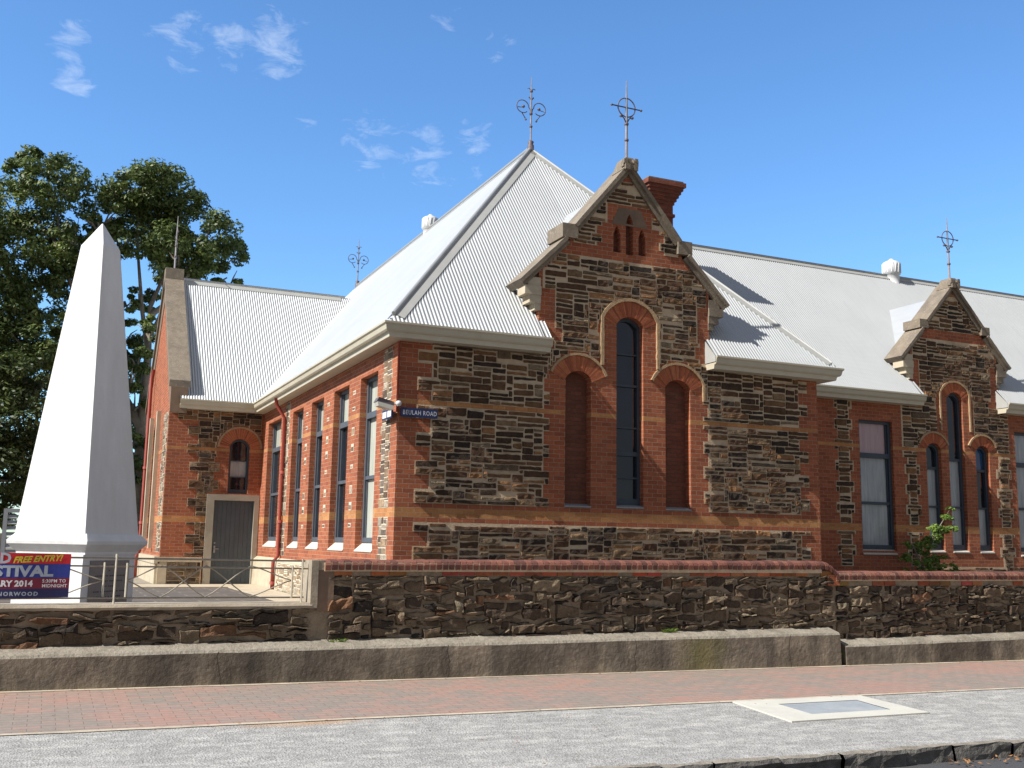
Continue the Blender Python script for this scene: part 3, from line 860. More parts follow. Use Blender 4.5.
# blind recesses and slit backs
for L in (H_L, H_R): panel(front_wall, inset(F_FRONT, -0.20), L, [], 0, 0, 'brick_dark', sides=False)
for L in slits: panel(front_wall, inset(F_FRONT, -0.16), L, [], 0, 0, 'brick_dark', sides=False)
rows = []; nrow = int((9.2 - BASE) / CH)
for k in range(nrow):
    zl = BASE + k * CH; z = zl + CH / 2; kk = k - 22
    if kk in (-1, 0, 1, 2, 24): rows.append([]); continue
    if z < 5.42:
        lo = toothed(k + 2, 6.40, 6.12) ; hi = toothed(k + 1, 14.98, 15.22)
        ints = [(lo, hi)]
        if zl > V0 + 2 * CH:
            if z < 4.88:
                ints = subtract(ints, (toothed(k, 8.86, 8.74), toothed(k + 3, 12.46, 12.58)))
    else: ints = []
    if z >= 5.42 and z < 5.85:
        ints = [(toothed(k, 8.95, 9.12), toothed(k + 1, 12.4, 12.28))]
    elif z >= 5.85:
        h = gable_half(z)
        ints = [(GC - h + 0.06 + (0.28 if z < 6.7 else 0), GC + h - 0.06 - (0.22 if z < 6.7 else 0))] if h > 0.2 else []
    for (uc, zc, R) in ((L_UC, 4.73, 0.72), (R_UC, 4.73, 0.72), (C_UC, 5.90, 0.755)):
        c = circ(z, uc, zc, R)
        if c and z > 4.2 + (1.7 if uc == C_UC else 0.5): ints = subtract(ints, c)
    if 4.85 < z < 5.95: ints = subtract(ints, (C_UC - 0.71, C_UC + 0.71))
    if 7.42 < z < 7.68: ints = []
    if 7.68 <= z < 8.22: ints = subtract(ints, (toothed(k, 10.02, 9.90, 2), toothed(k, 11.4, 11.52, 2)))
    if 8.22 <= z < 8.62: ints = subtract(ints, (10.15, 11.22))
    rows.append([(a, b) for a, b in ints if b - a > 0.1])
stonework(front_wall, F_FRONT, rows, BASE, CH, rng, PAL_FRONT, **SK)
# render round the slit heads
panel(front_wall, F_FRONT, [(10.25, 8.22), (11.12, 8.22), (10.95, 8.60), (10.42, 8.60)], [[(p[0], max(p[1], 8.223)) for p in slits[1][2:]] ], 0.005, 0, 'render', sides=False)
arch_ring(front_wall, F_FRONT, C_UC, 6.28 - 0.377, 0.377, 0.70, rad(64), 27, 0.014, rng, (0.07, 0.05), legs=(5.22, 5.22))
arch_ring(front_wall, F_FRONT, L_UC, 5.06 - 0.343, 0.343, 0.655, rad(66), 27, 0.014, rng, (0.05, 0.042), legs=(None, None))
arch_ring(front_wall, F_FRONT, R_UC, 5.06 - 0.37, 0.37, 0.68, rad(64), 27, 0.014, rng, (0.055, 0.045), legs=(None, 4.62))
# shallow corner bead and corbelled course under the eaves
front_wall.box(6.4, 8.6, 17.93, 18.0, 5.30, 5.40, 'render')
# right return of the pavilion (faces away from the sun)
panel(front_wall, lambda u, z, d=0: (15.5 + d, u, z), rect(18.0, 20.0, BASE, 5.42), [], -0.002, -0.3, 'brick', sides=False)
o = front_wall.build('front_wall', B)

# ---- side wall of the pavilion
side = MB()
SO = [(19.33, 20.55), (21.43, 22.70), (23.66, 24.86), (25.75, 26.95), (28.40, 30.20)]
HEAD = 4.95; SILLZ = 1.42
holes = [rect(a, b, SILLZ, HEAD) for a, b in SO]
panel(side, F_SIDE, rect(18.0, 31.0, BASE, 5.42), holes, 0, -0.30, 'brick', zside=99)
# narrow columns of small stones in the piers, pale pointing
def col_rows(a, b, j, z0=1.25, z1=5.3, cut=True):
    r = []
    for k in range(int((5.4 - BASE) / CH)):
        z = BASE + (k + .5) * CH
        if z < z0 or z > z1 or (cut and (k - 22) in (0, 1)): r.append([]); continue
        q = 0.0 if (k // 2) % 2 else j
        r.append([(a - q, b + q)])
    return r
stonework(side, F_SIDE, col_rows(18.44, 18.92, 0.06), BASE, CH, rng, PAL_SIDE, mmat='mortar_pale', wr=(2, 6), depth=(0.004, 0.012), cw=0.06, hr=[2, 3, 4])
for (a, b) in ((20.90, 21.10), (23.08, 23.28), (25.2, 25.4)):
    rr = []
    for k in range(int((5.4 - BASE) / CH)):
        z = BASE + (k + .5) * CH
        if z < 1.6 or z > 4.8 or (k // 2 + k // 7) % 3 != 0: rr.append([])
        else: rr.append([(a, b)])
    stonework(side, F_SIDE, rr, BASE, CH, rng, PAL_SIDE, mmat='mortar_pale', wr=(2, 4), depth=(0.004, 0.01), hr=[3, 4], gap=0.02)
stonework(side, F_SIDE, col_rows(27.35, 27.75, 0.08), BASE, CH, rng, PAL_SIDE, mmat='mortar_pale', wr=(2, 6), depth=(0.004, 0.012), cw=0.06, hr=[3, 4])
# plinth
side.hexa([(5.62, 18.0, BASE), (5.755, 18.0, BASE), (5.755, 31, BASE), (5.62, 31, BASE), (5.66, 18.0, 1.06), (5.755, 18.0, 1.14), (5.755, 31, 1.14), (5.66, 31, 1.06)], 'cream_stone')
stonework(side, lambda u, z, d=0.0: (5.612 - d + (z - .31) * .05, u, z), [[(18.1, 27.4)]] * 7, .34, .1, rng, [((0.42, 0.33, 0.22), 4), ((0.34, 0.26, 0.17), 3), ((0.46, 0.40, 0.30), 3), ((0.24, 0.18, 0.12), 1.5)], mmat='mortar_pale', depth=(.006, .02), gap=.014, jit=.012)
side.build('side_wall', B)

def sash_window(fr, u0, u1, z0, z1, trans, meet, glass, name='window', fmat='frame', lab=None, sill=None, fw=0.07, depth=-0.12, top_glass=None, blind_side=None, lowmat=None):
    """flat headed window; fr inset frame; trans / meet heights of transom and meeting rail"""
    mb = MB(); f = inset(fr, depth)
    hz = [z0, z1]
    cuts = sorted(([trans] if trans else []) + ([meet] if meet else []))
    def bx(a, b, c, d, t0, t1, mat): 
        mb.hexa([f(a, c, t0), f(b, c, t0), f(b, c, t1), f(a, c, t1), f(a, d, t0), f(b, d, t0), f(b, d, t1), f(a, d, t1)], mat)
    bx(u0, u0 + fw, z0, z1, -0.08, 0.03, fmat); bx(u1 - fw, u1, z0, z1, -0.08, 0.03, fmat)
    bx(u0 + fw, u1 - fw, z0, z0 + 0.1, -0.08, 0.032, fmat); bx(u0 + fw, u1 - fw, z1 - 0.07, z1, -0.08, 0.027, fmat)
    if trans: bx(u0 + fw, u1 - fw, trans - 0.06, trans + 0.06, -0.08, 0.034, fmat)
    if meet: bx(u0 + fw, u1 - fw, meet - 0.035, meet + 0.035, -0.07, 0.02, fmat)
    # inner sash stiles
    sw = 0.04
    for a in (u0 + fw, u1 - fw - sw): bx(a, a + sw, z0 + 0.1, z1 - 0.07, -0.07, -0.012, fmat)
    w = mb.build(name, B)
    if lab: w['label'] = lab
    zs = [z0 + 0.05] + cuts + [z1 - 0.03]
    gl = glass if isinstance(glass, list) else [glass] * (len(zs) - 1)
    for k in range(len(zs) - 1):
        p = MB(); dd = -0.05 + (0.012 if k == 0 else 0)
        p.face([f(u0 + fw, zs[k], dd), f(u1 - fw, zs[k], dd), f(u1 - fw, zs[k + 1], dd), f(u0 + fw, zs[k + 1], dd)], gl[k])
        p.build('pane', w)
    if sill:
        p = MB(); sm, so, st, sb = sill
        p.hexa([fr(u0, sb, so), fr(u1, sb, so), fr(u1, sb, depth), fr(u0, sb, depth), fr(u0, sb + 0.02, so), fr(u1, sb + 0.02, so), fr(u1, st, depth), fr(u0, st, depth)], sm)
        p.build('sill', w)
    return w

for i, (a, b) in enumerate(SO):
    sash_window(F_SIDE, a + 0.002, b - 0.002, 1.60, HEAD - 0.002, 4.17, 2.9, ['glass', 'glass', 'glass_side'] if i else ['glass_side', 'glass_side', 'glass_side'], fmat='frame_light', sill=('sill', 0.015, 1.60, 1.42), fw=0.075, depth=-0.17)

def arched_window(fr, uc, hw, z0, zt, rise, bars, glass, depth=-0.13, fmat='frame', fw=0.06, sillmat='sill_grey', sillz=None, lab=None, skin=None):
    mb = MB(); f = inset(fr, depth)
    outer = arch_loop(uc, hw - 0.002, z0, zt - 0.002, rise); inner = arch_loop(uc, hw - fw, z0 + 0.12, zt - fw, rise * 0.8)
    panel(mb, f, outer, [inner], 0.03, -0.06, fmat)
    def bx(a, b, c, d, t0, t1, mat):
        mb.hexa([f(a, c, t0), f(b, c, t0), f(b, c, t1), f(a, c, t1), f(a, d, t0), f(b, d, t0), f(b, d, t1), f(a, d, t1)], mat)
    for (zb, th) in bars: bx(uc - hw + fw, uc + hw - fw, zb - th / 2, zb + th / 2, -0.055, 0.01 + th * 0.15, fmat)
    w = mb.build('window', B)
    if lab: w['label'] = lab
    # panes between the bars
    zs = [z0 + 0.1] + sorted(z for z, t in bars) + [None]
    gl = glass if isinstance(glass, list) else [glass] * (len(zs) - 1)
    for k in range(len(zs) - 1):
        p = MB(); dd = -0.04
        if zs[k + 1] is None:
            L = arch_loop(uc, hw - fw, zs[k], zt - fw + 0.005, rise * 0.8)
            panel(p, f, L, [], dd, dd, gl[k], sides=False)
        else: p.face([f(uc - hw + fw, zs[k], dd), f(uc + hw - fw, zs[k], dd), f(uc + hw - fw, zs[k + 1], dd), f(uc - hw + fw, zs[k + 1], dd)], gl[k])
        p.build('pane', w)
    if sillz is not None:
        p = MB()
        p.hexa([fr(uc - hw, sillz, 0.02), fr(uc + hw, sillz, 0.02), fr(uc + hw, sillz, depth), fr(uc - hw, sillz, depth), fr(uc - hw, sillz + 0.03, 0.02), fr(uc + hw, sillz + 0.03, 0.02), fr(uc + hw, z0 + 0.002, depth), fr(uc - hw, z0 + 0.002, depth)], sillmat)
        p.build('sill', w)
    return w
arched_window(F_FRONT, C_UC, 0.315, 2.44, 6.28, 0.17, [(2.98, .035), (3.47, .09), (4.0, .03), (4.87, .05), (5.52, .03)], 'glass', sillz=2.362, lab='tall arched centre window of the front gable', depth=-0.17)
for (uc, hw) in ((L_UC, 0.29), (R_UC, 0.305)):
    p = MB(); p.hexa([F_FRONT(uc - hw, 2.352, 0.02), F_FRONT(uc + hw, 2.352, 0.02), F_FRONT(uc + hw, 2.352, -0.2), F_FRONT(uc - hw, 2.352, -0.2),
                      F_FRONT(uc - hw, 2.38, 0.02), F_FRONT(uc + hw, 2.38, 0.02), F_FRONT(uc + hw, 2.43, -0.2), F_FRONT(uc - hw, 2.43, -0.2)], 'sill_grey')
    p.build('sill', B)

# ---- hall front wall
hall = MB()
HC, HGAP = 21.92, 8.70
lan = [(21.03, 0.26, 4.40), (21.85, 0.285, 5.80), (22.78, 0.25, 4.42)]
HW = [(18.53, 19.64, 1.60, 4.87), (24.02, 25.14, 1.60, 4.87)]
hh = [arch_loop(u, w, 1.57, zt, 0.2 if i == 1 else 0.17) for i, (u, w, zt) in enumerate(lan)] + [rect(a, b, c, d) for a, b, c, d in HW]
outl = [(15.5, BASE), (40, BASE), (40, 5.42), (23.48, 5.42), (23.48, 6.92), (22.98, 7.36), (22.96, 7.5), (HC, HGAP), (20.88, 7.5), (20.86, 7.36), (20.36, 6.92), (20.36, 5.42), (15.5, 5.42)]
panel(hall, F_HALL, outl, hh, 0, -0.26, 'brick', zside=5.41)
def hg_half(z):
    if z < 6.92: return 1.55
    if z < 7.45: return 1.55 - (z - 6.92) * 1.1
    return max(0.0, (HGAP - z) / 1.13)
rows = []
for k in range(int((8.6 - BASE) / CH)):
    zl = BASE + k * CH; z = zl + CH / 2; kk = k - 22
    if kk in (0, 1, 24) or z < 1.0: rows.append([]); continue
    if z < 1.25: rows.append([(20.3, 25.6)]); continue
    if z < 5.42:
        j = toothed(k, 0.0, 0.10)
        ints = [(17.84 - j, 18.22 + j), (25.5 - j, 25.9 + j), (27.0, 29)]
        if z < 4.0: ints += [(20.02 - j + .08, 20.42 + j), (23.36 - j, 23.72 + j)]
        elif z < 5.42: ints += [(19.95, 23.80)]
    else: ints = []
    if 5.42 <= z < 5.8: ints = [(20.66 + toothed(k, 0, .1), 23.2 - toothed(k, .1, 0))]
    elif z >= 5.8:
        h = hg_half(z); ints = [(HC - h + 0.06 + (0.2 if z < 6.6 else 0), HC + h - 0.06 - (0.2 if z < 6.6 else 0))] if h > 0.2 else []
    for (uc, hw, zt), R, lo in ((lan[0], 0.60, 3.9), (lan[1], 0.68, 5.4), (lan[2], 0.60, 3.9)):
        c = circ(z, uc, zt - 0.36, R)
        if c and z > lo: ints = subtract(ints, c)
    if 3.95 < z < 5.6: ints = subtract(ints, (21.85 - 0.66, 21.85 + 0.66))
    if 7.22 < z < 7.44: ints = []
    rows.append([(a, b) for a, b in ints if b - a > 0.1])
stonework(hall, F_HALL, rows, BASE, CH, rng, PAL_FRONT, **SK)
for (uc, hw, zt), r1, ris in ((lan[0], 0.58, .17), (lan[1], 0.63, .2), (lan[2], 0.58, .17)):
    R = (hw * hw + ris * ris) / (2 * ris)
    arch_ring(hall, F_HALL, uc, zt - R, R, R + 0.26, rad(64), 21, 0.014, rng, (0.05, 0.04), legs=(4.75, 4.75) if uc == 21.85 else None)
hall.build('hall_wall', B)
for i, (a, b, c, d) in enumerate(HW):
    sash_window(F_HALL, a + .002, b - .002, 1.64, d - .002, 3.98, 2.78, ['glass_curtain', 'glass_curtain', 'glass_pink' if i == 0 else 'glass_curtain'], sill=('sill', 0.03, 1.64, 1.50), fw=0.085, depth=-0.11, lab='wide sash window with pink upper pane' if i == 0 else None)
LG = [['glass_curtain', 'glass_curtain', 'glass'], ['glass_curtain', 'glass_curtain', 'glass'], ['glass_curtain', 'glass', 'glass_blue']]
for i, (uc, hw, zt) in enumerate(lan):
    ris = .2 if i == 1 else .17
    arched_window(F_HALL, uc, hw, 1.66, zt, ris, [(2.75, .05), (3.75 if i != 1 else 4.0, .07)], LG[i], sillz=1.572, sillmat='sill', depth=-0.13, fw=0.075, lab='lancet window with blue upper pane' if i == 2 else None)

# ---- annex (door wall and gable wall on the left)
ax = MB()
AW = arch_loop(5.10, 0.29, 2.93, 4.54, 0.26)
panel(ax, F_DOOR, rect(3.05, 5.76, BASE, 5.42), [AW, rect(4.45, 5.60, BASE + .01, 2.73)], 0, -0.25, 'brick', zside=99)
rows = []
for k in range(int((5.4 - BASE) / CH)):
    zl = BASE + k * CH; z = zl + CH / 2; kk = k - 22
    if kk in (0, 1, 24) or z < 1.1: rows.append([]); continue
    j = toothed(k, 0.0, 0.25)
    if z < 2.95: ints = [(3.95 - j, 4.24)]
    elif z < 4.0: ints = [(3.95 - j, 4.55 - toothed(k + 3, 0, .15))]
    else: ints = [(3.9 - j * 1.2 if z < 5 else 3.3, 5.70)]
    c = circ(z, 5.10, 4.25, 0.68)
    if c and z > 3.9: ints = subtract(ints, c)
    rows.append([(a, b) for a, b in ints if b - a > .1])
stonework(ax, F_DOOR, rows, BASE, CH, rng, PAL_FRONT, depth=(0.01, 0.03))
arch_ring(ax, F_DOOR, 5.10, 4.25, 0.30, 0.60, rad(88), 23, 0.014, rng, (0.055, 0.04))
# plinth of the door wall
ax.box(3.0, 4.20, 30.92, 31.0, 0.95, 1.09, 'cream_stone'); ax.box(3.0, 3.25, 30.93, 31.0, BASE, 0.95, 'cream_stone')
stonework(ax, inset(F_DOOR, 0.05), [[(3.27, 4.2)]] * 8, 0.26, CH, rng, PAL_WALL, depth=(0.01, 0.03))
# gable wall facing left
gout = [(31.0, BASE), (38.2, BASE), (38.2, 5.6), (34.6, 9.75), (31.0, 5.6)]
gw = arch_loop(34.6, 0.9, 1.6, 5.4, 0.5)
panel(ax, F_AGAB, gout, [gw], 0, -0.25, 'brick', zside=99)
stonework(ax, F_AGAB, col_rows(31.25, 32.3, 0.15), BASE, CH, rng, PAL_SIDE, mmat='mortar_pale', wr=(2, 7), depth=(0.004, 0.012), cw=.06, hr=[2, 3, 4])
ax.box(2.93, 3.05, 33.35, 33.6, 1.3, 5.5, 'cream_stone'); ax.box(2.93, 3.05, 35.6, 35.85, 1.3, 5.5, 'cream_stone')
ax.box(2.9, 3.05, 30.93, 38.2, 0.9, 1.1, 'cream_stone'); ax.box(2.93, 3.05, 31.0, 38.2, BASE, 0.9, 'cream_stone')
ax.build('annex_wall', B)
wm = MB(); panel(wm, inset(F_AGAB, -0.12), gw, [], 0, 0, 'glass', sides=False); wm.build('window', B)['label'] = 'broad arched window in the annex gable wall'
arched_window(F_DOOR, 5.10, 0.29, 2.935, 4.54, 0.26, [(3.42, .03), (3.9, .03)], ['glass', 'glass_curtain', 'glass'], depth=-0.12, fmat='frame', fw=0.06, lab='small arched window above the side door')
# door and its surround
ds = MB()
for (a, b, c, d) in ((4.24, 4.452, 0.3, 2.90), (5.598, 5.74, 0.3, 2.90), (4.452, 5.598, 2.728, 2.90)):
    ds.box(a, b, 30.94, 31.14, c, d, 'door_surround')
ds.build('door_surround', B)
dr = MB()
nb = 9
for k in range(nb):
    a = 4.452 + (5.598 - 4.452) * k / nb; b = 4.452 + (5.598 - 4.452) * (k + 1) / nb
    dr.box(a + .004, b - .004, 31.08, 31.12, 0.34, 2.728, 'door')
dr.box(4.452, 5.598, 31.09, 31.13, 0.34, 2.728, 'door')
d_o = dr.build('door', B)
hd = MB(); hd.box(4.52, 4.57, 31.04, 31.08, 1.22, 1.42, 'screen'); hd.tube([(4.545, 31.03, 1.33), (4.66, 31.02, 1.33)], 0.014, 'screen'); hd.tube([(4.545, 31.08, 1.33), (4.545, 31.03, 1.33)], 0.014, 'screen')
hd.tube([(4.545, 31.08, 1.50), (4.545, 31.05, 1.50)], 0.025, 'screen', 8)
hd.build('handle', d_o)

# ---- roofs
rf = MB()
AP = 11.60; HWID = 5.22; slope_len = math.sqrt(HWID ** 2 + (HWID * PITCH * 1.0) ** 2)
X0, X1, Y0 = 5.40, 15.86, 17.62
RX = (X0 + X1) / 2; RUN = (X1 - X0) / 2
rise = AP - EAVE
YA = Y0 + RUN
sl = math.sqrt(RUN * RUN + rise * rise)
YB = 39.0
# front hip end
corrugated(rf, (X0, Y0, EAVE), (1, 0, 0), (0, RUN, rise), X1 - X0, lambda u: (sl * 0.66 / RUN if 3.18 < u < 7.26 else 0), lambda u: sl * min(u, (X1 - X0) - u) / RUN)
for xa_, w_ in ((X0 + 3.18, .14), (X0 + 7.12, .15)):
    corrugated(rf, (xa_, Y0, EAVE), (1, 0, 0), (0, RUN, rise), w_, lambda u: 0, lambda u: sl * 0.375 / RUN)
# left slope (ends against the annex roof, runs on behind it)
corrugated(rf, (X0, Y0, EAVE), (0, 1, 0), (RUN, 0, rise), YB + RUN - Y0, lambda u: 0, lambda u: sl * min(1, u / RUN, (YB + RUN - Y0 - u) / RUN), per=5)
corrugated(rf, (X1, Y0, EAVE), (0, 1, 0), (-RUN, 0, rise), YB + RUN - Y0, lambda u: 0, lambda u: sl * min(1, u / RUN, (YB + RUN - Y0 - u) / RUN), per=4)
corrugated(rf, (X0, YB + RUN, EAVE), (1, 0, 0), (0, -RUN, rise), X1 - X0, lambda u: 0, lambda u: sl * min(u, (X1 - X0) - u) / RUN, per=4)
# cappings
def strip(mb, a, b, side, w, up, mat='hip_cap', d=0.03):
    a = Vector(a); b = Vector(b); s_ = Vector(side).normalized() * w; u = Vector(up).normalized() * d
    mb.face([a + u, b + u, b + s_ + u, a + s_ + u], mat); mb.face([a + s_ + u, b + s_ + u, b + s_, a + s_], mat)
A0 = Vector((X0, Y0, EAVE)); AR = Vector((X1, Y0, EAVE)); TP = Vector((RX, YA, AP)); TB = Vector((RX, YB, AP))
nF = Vector((0, -rise, RUN)).normalized(); nL = Vector((-rise, 0, RUN)).normalized(); nR = Vector((rise, 0, RUN)).normalized()
hd_ = (TP - A0).normalized(); hr_ = (TP - AR).normalized()
def perp(n, d):
    p = n.cross(d).normalized()
    return p
cp = MB()
sF = perp(nF, hd_); sF = sF if sF.x > 0 else -sF
sL = perp(nL, hd_); sL = sL if sL.y > 0 else -sL
A1 = A0 + hd_ * 0.30
strip(cp, A1, TP, sF, 0.20, nF); strip(cp, A1, TP, sL, 0.17, nL, 'side_run')
cp.tube([A1 + (nF + nL) * 0.02, TP + (nF + nL) * 0.02], 0.045, 'hip_cap', 8)
sF2 = perp(nF, hr_); sF2 = sF2 if sF2.x < 0 else -sF2
AR1 = AR + hr_ * 0.25
strip(cp, AR1, TP, sF2, 0.18, nF); cp.tube([AR1 + (nF + nR) * 0.01, TP + (nF + nR) * 0.01], 0.035, 'hip_cap', 8)
cp.tube([TP + Vector((0, 0, .04)), TB + Vector((0, 0, .04))], 0.06, 'hip_cap', 8)
strip(cp, TP, TB, (-RUN, 0, -rise), 0.2, nL)
# hall roof
HE = 19.62; HR = HE + (9.95 - EAVE) / PITCH * 1.0
hs = math.sqrt((HR - HE) ** 2 + (9.95 - EAVE) ** 2)
corrugated(rf, (12.0, HE, EAVE), (1, 0, 0), (0, HR - HE, 9.95 - EAVE), 30.0, lambda u: (hs * 0.64 / (HR - HE) if 8.34 < u < 11.50 else 0) if u > 3.3 else max(0.0, hs * (3.86 - u) / 4.2), lambda u: hs)
for xa_, w_ in ((20.34, .12), (23.38, .13)):
    corrugated(rf, (xa_, HE, EAVE), (1, 0, 0), (0, HR - HE, 9.95 - EAVE), w_, lambda u: 0, lambda u: hs * 0.375 / (HR - HE))
rf.face([(12, HR, 9.95), (42, HR, 9.95), (42, 2 * HR - HE, EAVE), (12, 2 * HR - HE, EAVE)], 'roof')
cp.tube([(11.9, HR, 9.985), (42, HR, 9.985)], 0.05, 'hip_cap', 8)
nH = Vector((0, -(9.95 - EAVE), HR - HE)).normalized()
strip(cp, (11.9, HR, 9.95), (42, HR, 9.95), (0, -(HR - HE), -(9.95 - EAVE)), 0.16, nH)
# annex roof
AE = 30.62; ARY = 34.6; AZ = EAVE + (ARY - AE) * PITCH
al = math.sqrt((ARY - AE) ** 2 + (AZ - EAVE) ** 2)
corrugated(rf, (3.3, AE, EAVE), (1, 0, 0), (0, ARY - AE, AZ - EAVE), 6.0,
           lambda u: 0.0 if u < 2.1 else al * min(1.0, (u - 2.1) / (3.83 * 1.0)), lambda u: al, per=8)
rf.face([(3.3, ARY, AZ), (9.3, ARY, AZ), (9.3, 38.6, EAVE), (3.3, 38.6, EAVE)], 'roof')
cp.tube([(3.4, ARY, AZ + .03), (9.0, ARY, AZ + .03)], 0.05, 'hip_cap', 8)
nA = Vector((0, -(AZ - EAVE), ARY - AE)).normalized()
strip(cp, (3.4, ARY, AZ), (8.85, ARY, AZ), (0, -(ARY - AE), -(AZ - EAVE)), 0.22, nA)
# gablet roofs behind the two street gables
def gablet(c, apex, eave, half, y0, y1):
    for s in (-1, 1):
        rf.face([(c, y0, apex), (c, y1, apex), (c + s * half, y1, eave), (c + s * half, y0, eave)], 'roof')
gablet(GC, 9.25, 6.5, 2.0, 18.3, 22.5); gablet(HC, 8.5, 6.4, 1.6, 20.25, 23.4)
for s in (-1, 1):   # cheeks under the gablets
    rf.box(GC + s * 1.95 - .02, GC + s * 1.95 + .02, 18.28, 19.4, 5.4, 6.9, 'hip_cap'); rf.box(HC + s * 1.5 - .02, HC + s * 1.5 + .02, 20.2, 21.4, 5.4, 6.8, 'hip_cap')
# flashings beside the hall gable
for t0, t1 in (((19.35, 20.1, 6.12), (19.35, 21.55, 7.75)), ((19.35, 21.55, 7.75), (21.3, 21.7, 7.9))):
    pass
roof_o = rf.build('roof', B)
cp.build('ridge_capping', roof_o)

# ---- gutters with boxed eaves
def gutter(path, outn, ends=True, name='gutter'):
    """path: list of (x,y) wall line corners mitred by hand; profile is swept with offsets along outn per vertex"""
    mb = MB()
    prof = [(0.00, -0.23), (0.30, -0.23), (0.32, -0.14), (0.36, -0.14), (0.385, -0.11), (0.40, -0.03), (0.43, 0.0), (0.43, 0.035), (0.40, 0.035), (0.385, 0.0), (0.37, -0.10), (0.0, -0.10)]
    n = len(prof); i0 = len(mb.v)
    for (x, y), (ox, oy) in zip(path, outn):
        for (d, z) in prof: mb.v.append((x + ox * d, y + oy * d, EAVE + z))
    for k in range(len(path) - 1):
        for q in range(n):
            a = i0 + k * n + q; b = i0 + k * n + (q + 1) % n
            mb.idx((a, b, b + n, a + n), 'fascia' if q in (0, 1, 2) else 'gutter')
    for k in (0, len(path) - 1):
        mb.idx([i0 + k * n + q for q in range(n)], 'gutter')
    return mb.build(name, B)
gutter([(5.76, 31.0), (5.76, 18.0), (8.73, 18.0)], [(-1, -1), (-1, -1), (0, -1)])['label'] = 'long cream gutter round the left corner'
gutter([(12.54, 18.0), (15.5, 18.0), (15.5, 20.0)], [(0, -1), (1, -1), (1, -1)])
gutter([(15.5, 20.0), (20.46, 20.0)], [(1, -1), (0, -1)])
gutter([(23.40, 20.0), (40, 20.0)], [(0, -1), (0, -1)])
gutter([(3.3, 31.0), (5.76, 31.0)], [(0, -1), (-1, -1)])
mb = MB()
for (x, y) in ((12.525, 18.0), (23.385, 20.0)):
    sc_ = MB(); sc_.hexa([(x, y - .38, 5.46), (x + .02, y - .38, 5.46), (x + .02, y - .004, 5.46), (x, y - .004, 5.46), (x, y - .38, 5.56), (x + .02, y - .38, 5.56), (x + .02, y - .004, 5.95), (x, y - .004, 5.95)], 'hip_cap'); sc_.build('soffit_end', B)
mb = MB(); mb.box(5.5, 40, 40, 40.3, 0, 5.4, 'cream_wall'); mb.box(39.8, 40, 20, 28, 0, 5.4, 'brick'); mb.build('rear_wall', B)

# ---- gable copings
def coping(c, yf, pts_half, apex, thick, name, yb=0.62, s_shift=0.0):
    """pts_half: [(dx, z) ...] from tip to apex on one side, sections between are straight slabs"""
    mb = MB()
    for s in (-1, 1):
        secs = [(pts_half[0], pts_half[1]), (pts_half[2], (0.0, apex))]
        for si, ((xa, za), (xb, zb)) in enumerate(secs):
            d = Vector((xb - xa, zb - za)).normalized(); nrm = Vector((d.y, -d.x)) * (-1)
            nrm = Vector((abs(nrm.x), abs(nrm.y)))
            def layer(t0, t1, ya, yb_, ext=0.0):
                nn = 8
                for k in range(nn):
                    f0, f1 = k / nn, (k + 1) / nn
                    q = []
                    for yy in (ya, yb_):
                        for (f, t) in ((f0, t0), (f1, t0), (f1, t1), (f0, t1)):
                            x = xa + (xb - xa) * f; z = za + (zb - za) * f
                            w = 0.008 * noise.noise(Vector((x * 7 + s * 3, z * 7, t * 9)))
                            xx = x + nrm.x * (t + w); zz = z + nrm.y * (t + w)
                            if si == 1 and f == 1.0: xx = 0.0; zz = apex + (t + w) / max(nrm.y, .3)
                            q.append((c + s * xx, yy, zz))
                    mb.hexa([q[0], q[1], q[5], q[4], q[3], q[2], q[6], q[7]], 'coping')
            layer(-thick * 0.55, thick * 0.25, yf - 0.06, yf + yb - 0.004)
            layer(thick * 0.25, thick, yf - 0.13, yf + yb)
        # kneeler block at the break
        (xk, zk) = pts_half[1]; (xu, zu) = pts_half[2]
        mb.box(min(c + s * (xk + .15), c + s * (xu - .0)), max(c + s * (xk + .15), c + s * (xu - .0)), yf - .10, yf + yb - .01, zk + .06, zu + .07, 'coping')
        # foot corbel
        (xt, zt) = pts_half[0]
        mb.box(min(c + s * (xt - .405), c + s * (xt - .12)), max(c + s * (xt - .405), c + s * (xt - .12)), yf - .03, yf + .28, zt - .05, zt + .16, 'cream_stone' if s < 0 else 'coping')
        for (a, b, z0, z1, yy) in ((xt - .41, xt - .05, zt - .20, zt - .02, .06), (xt - .41, xt - .16, zt - .36, zt - .20, .04), (xt - .41, xt - .28, zt - .50, zt - .36, .02)):
            mb.box(min(c + s * a, c + s * b), max(c + s * a, c + s * b), yf - yy, yf + 0.3, z0, z1, 'cream_stone' if s < 0 else 'coping')
    # apex stone
    mb.hexa([(c - .17, yf - .17, apex - .02), (c + .17, yf - .17, apex - .02), (c + .17, yf + .35, apex - .02), (c - .17, yf + .35, apex - .02),
             (c - .09, yf - .10, apex + .26), (c + .09, yf - .10, apex + .26), (c + .09, yf + .25, apex + .26), (c - .09, yf + .25, apex + .26)], 'coping')
    r2 = random.Random(4)
    for k in range(14):
        x = c + r2.uniform(-.15, .15); z = apex + r2.uniform(0.0, .22); y = yf - .14 + r2.uniform(-.03, .03); q = r2.uniform(.03, .06)
        mb.box(x - q, x + q, y - q, y + q, z - q, z + q, 'coping')
    return mb.build(name, B)
coping(GC, 18.0, [(2.40, 6.70), (1.40, 7.70), (1.20, 7.98)], 9.42, 0.105, 'gable_coping')
coping(HC, 20.0, [(1.92, 6.54), (1.12, 7.38), (0.97, 7.60)], 8.66, 0.10, 'gable_coping', yb=0.5)
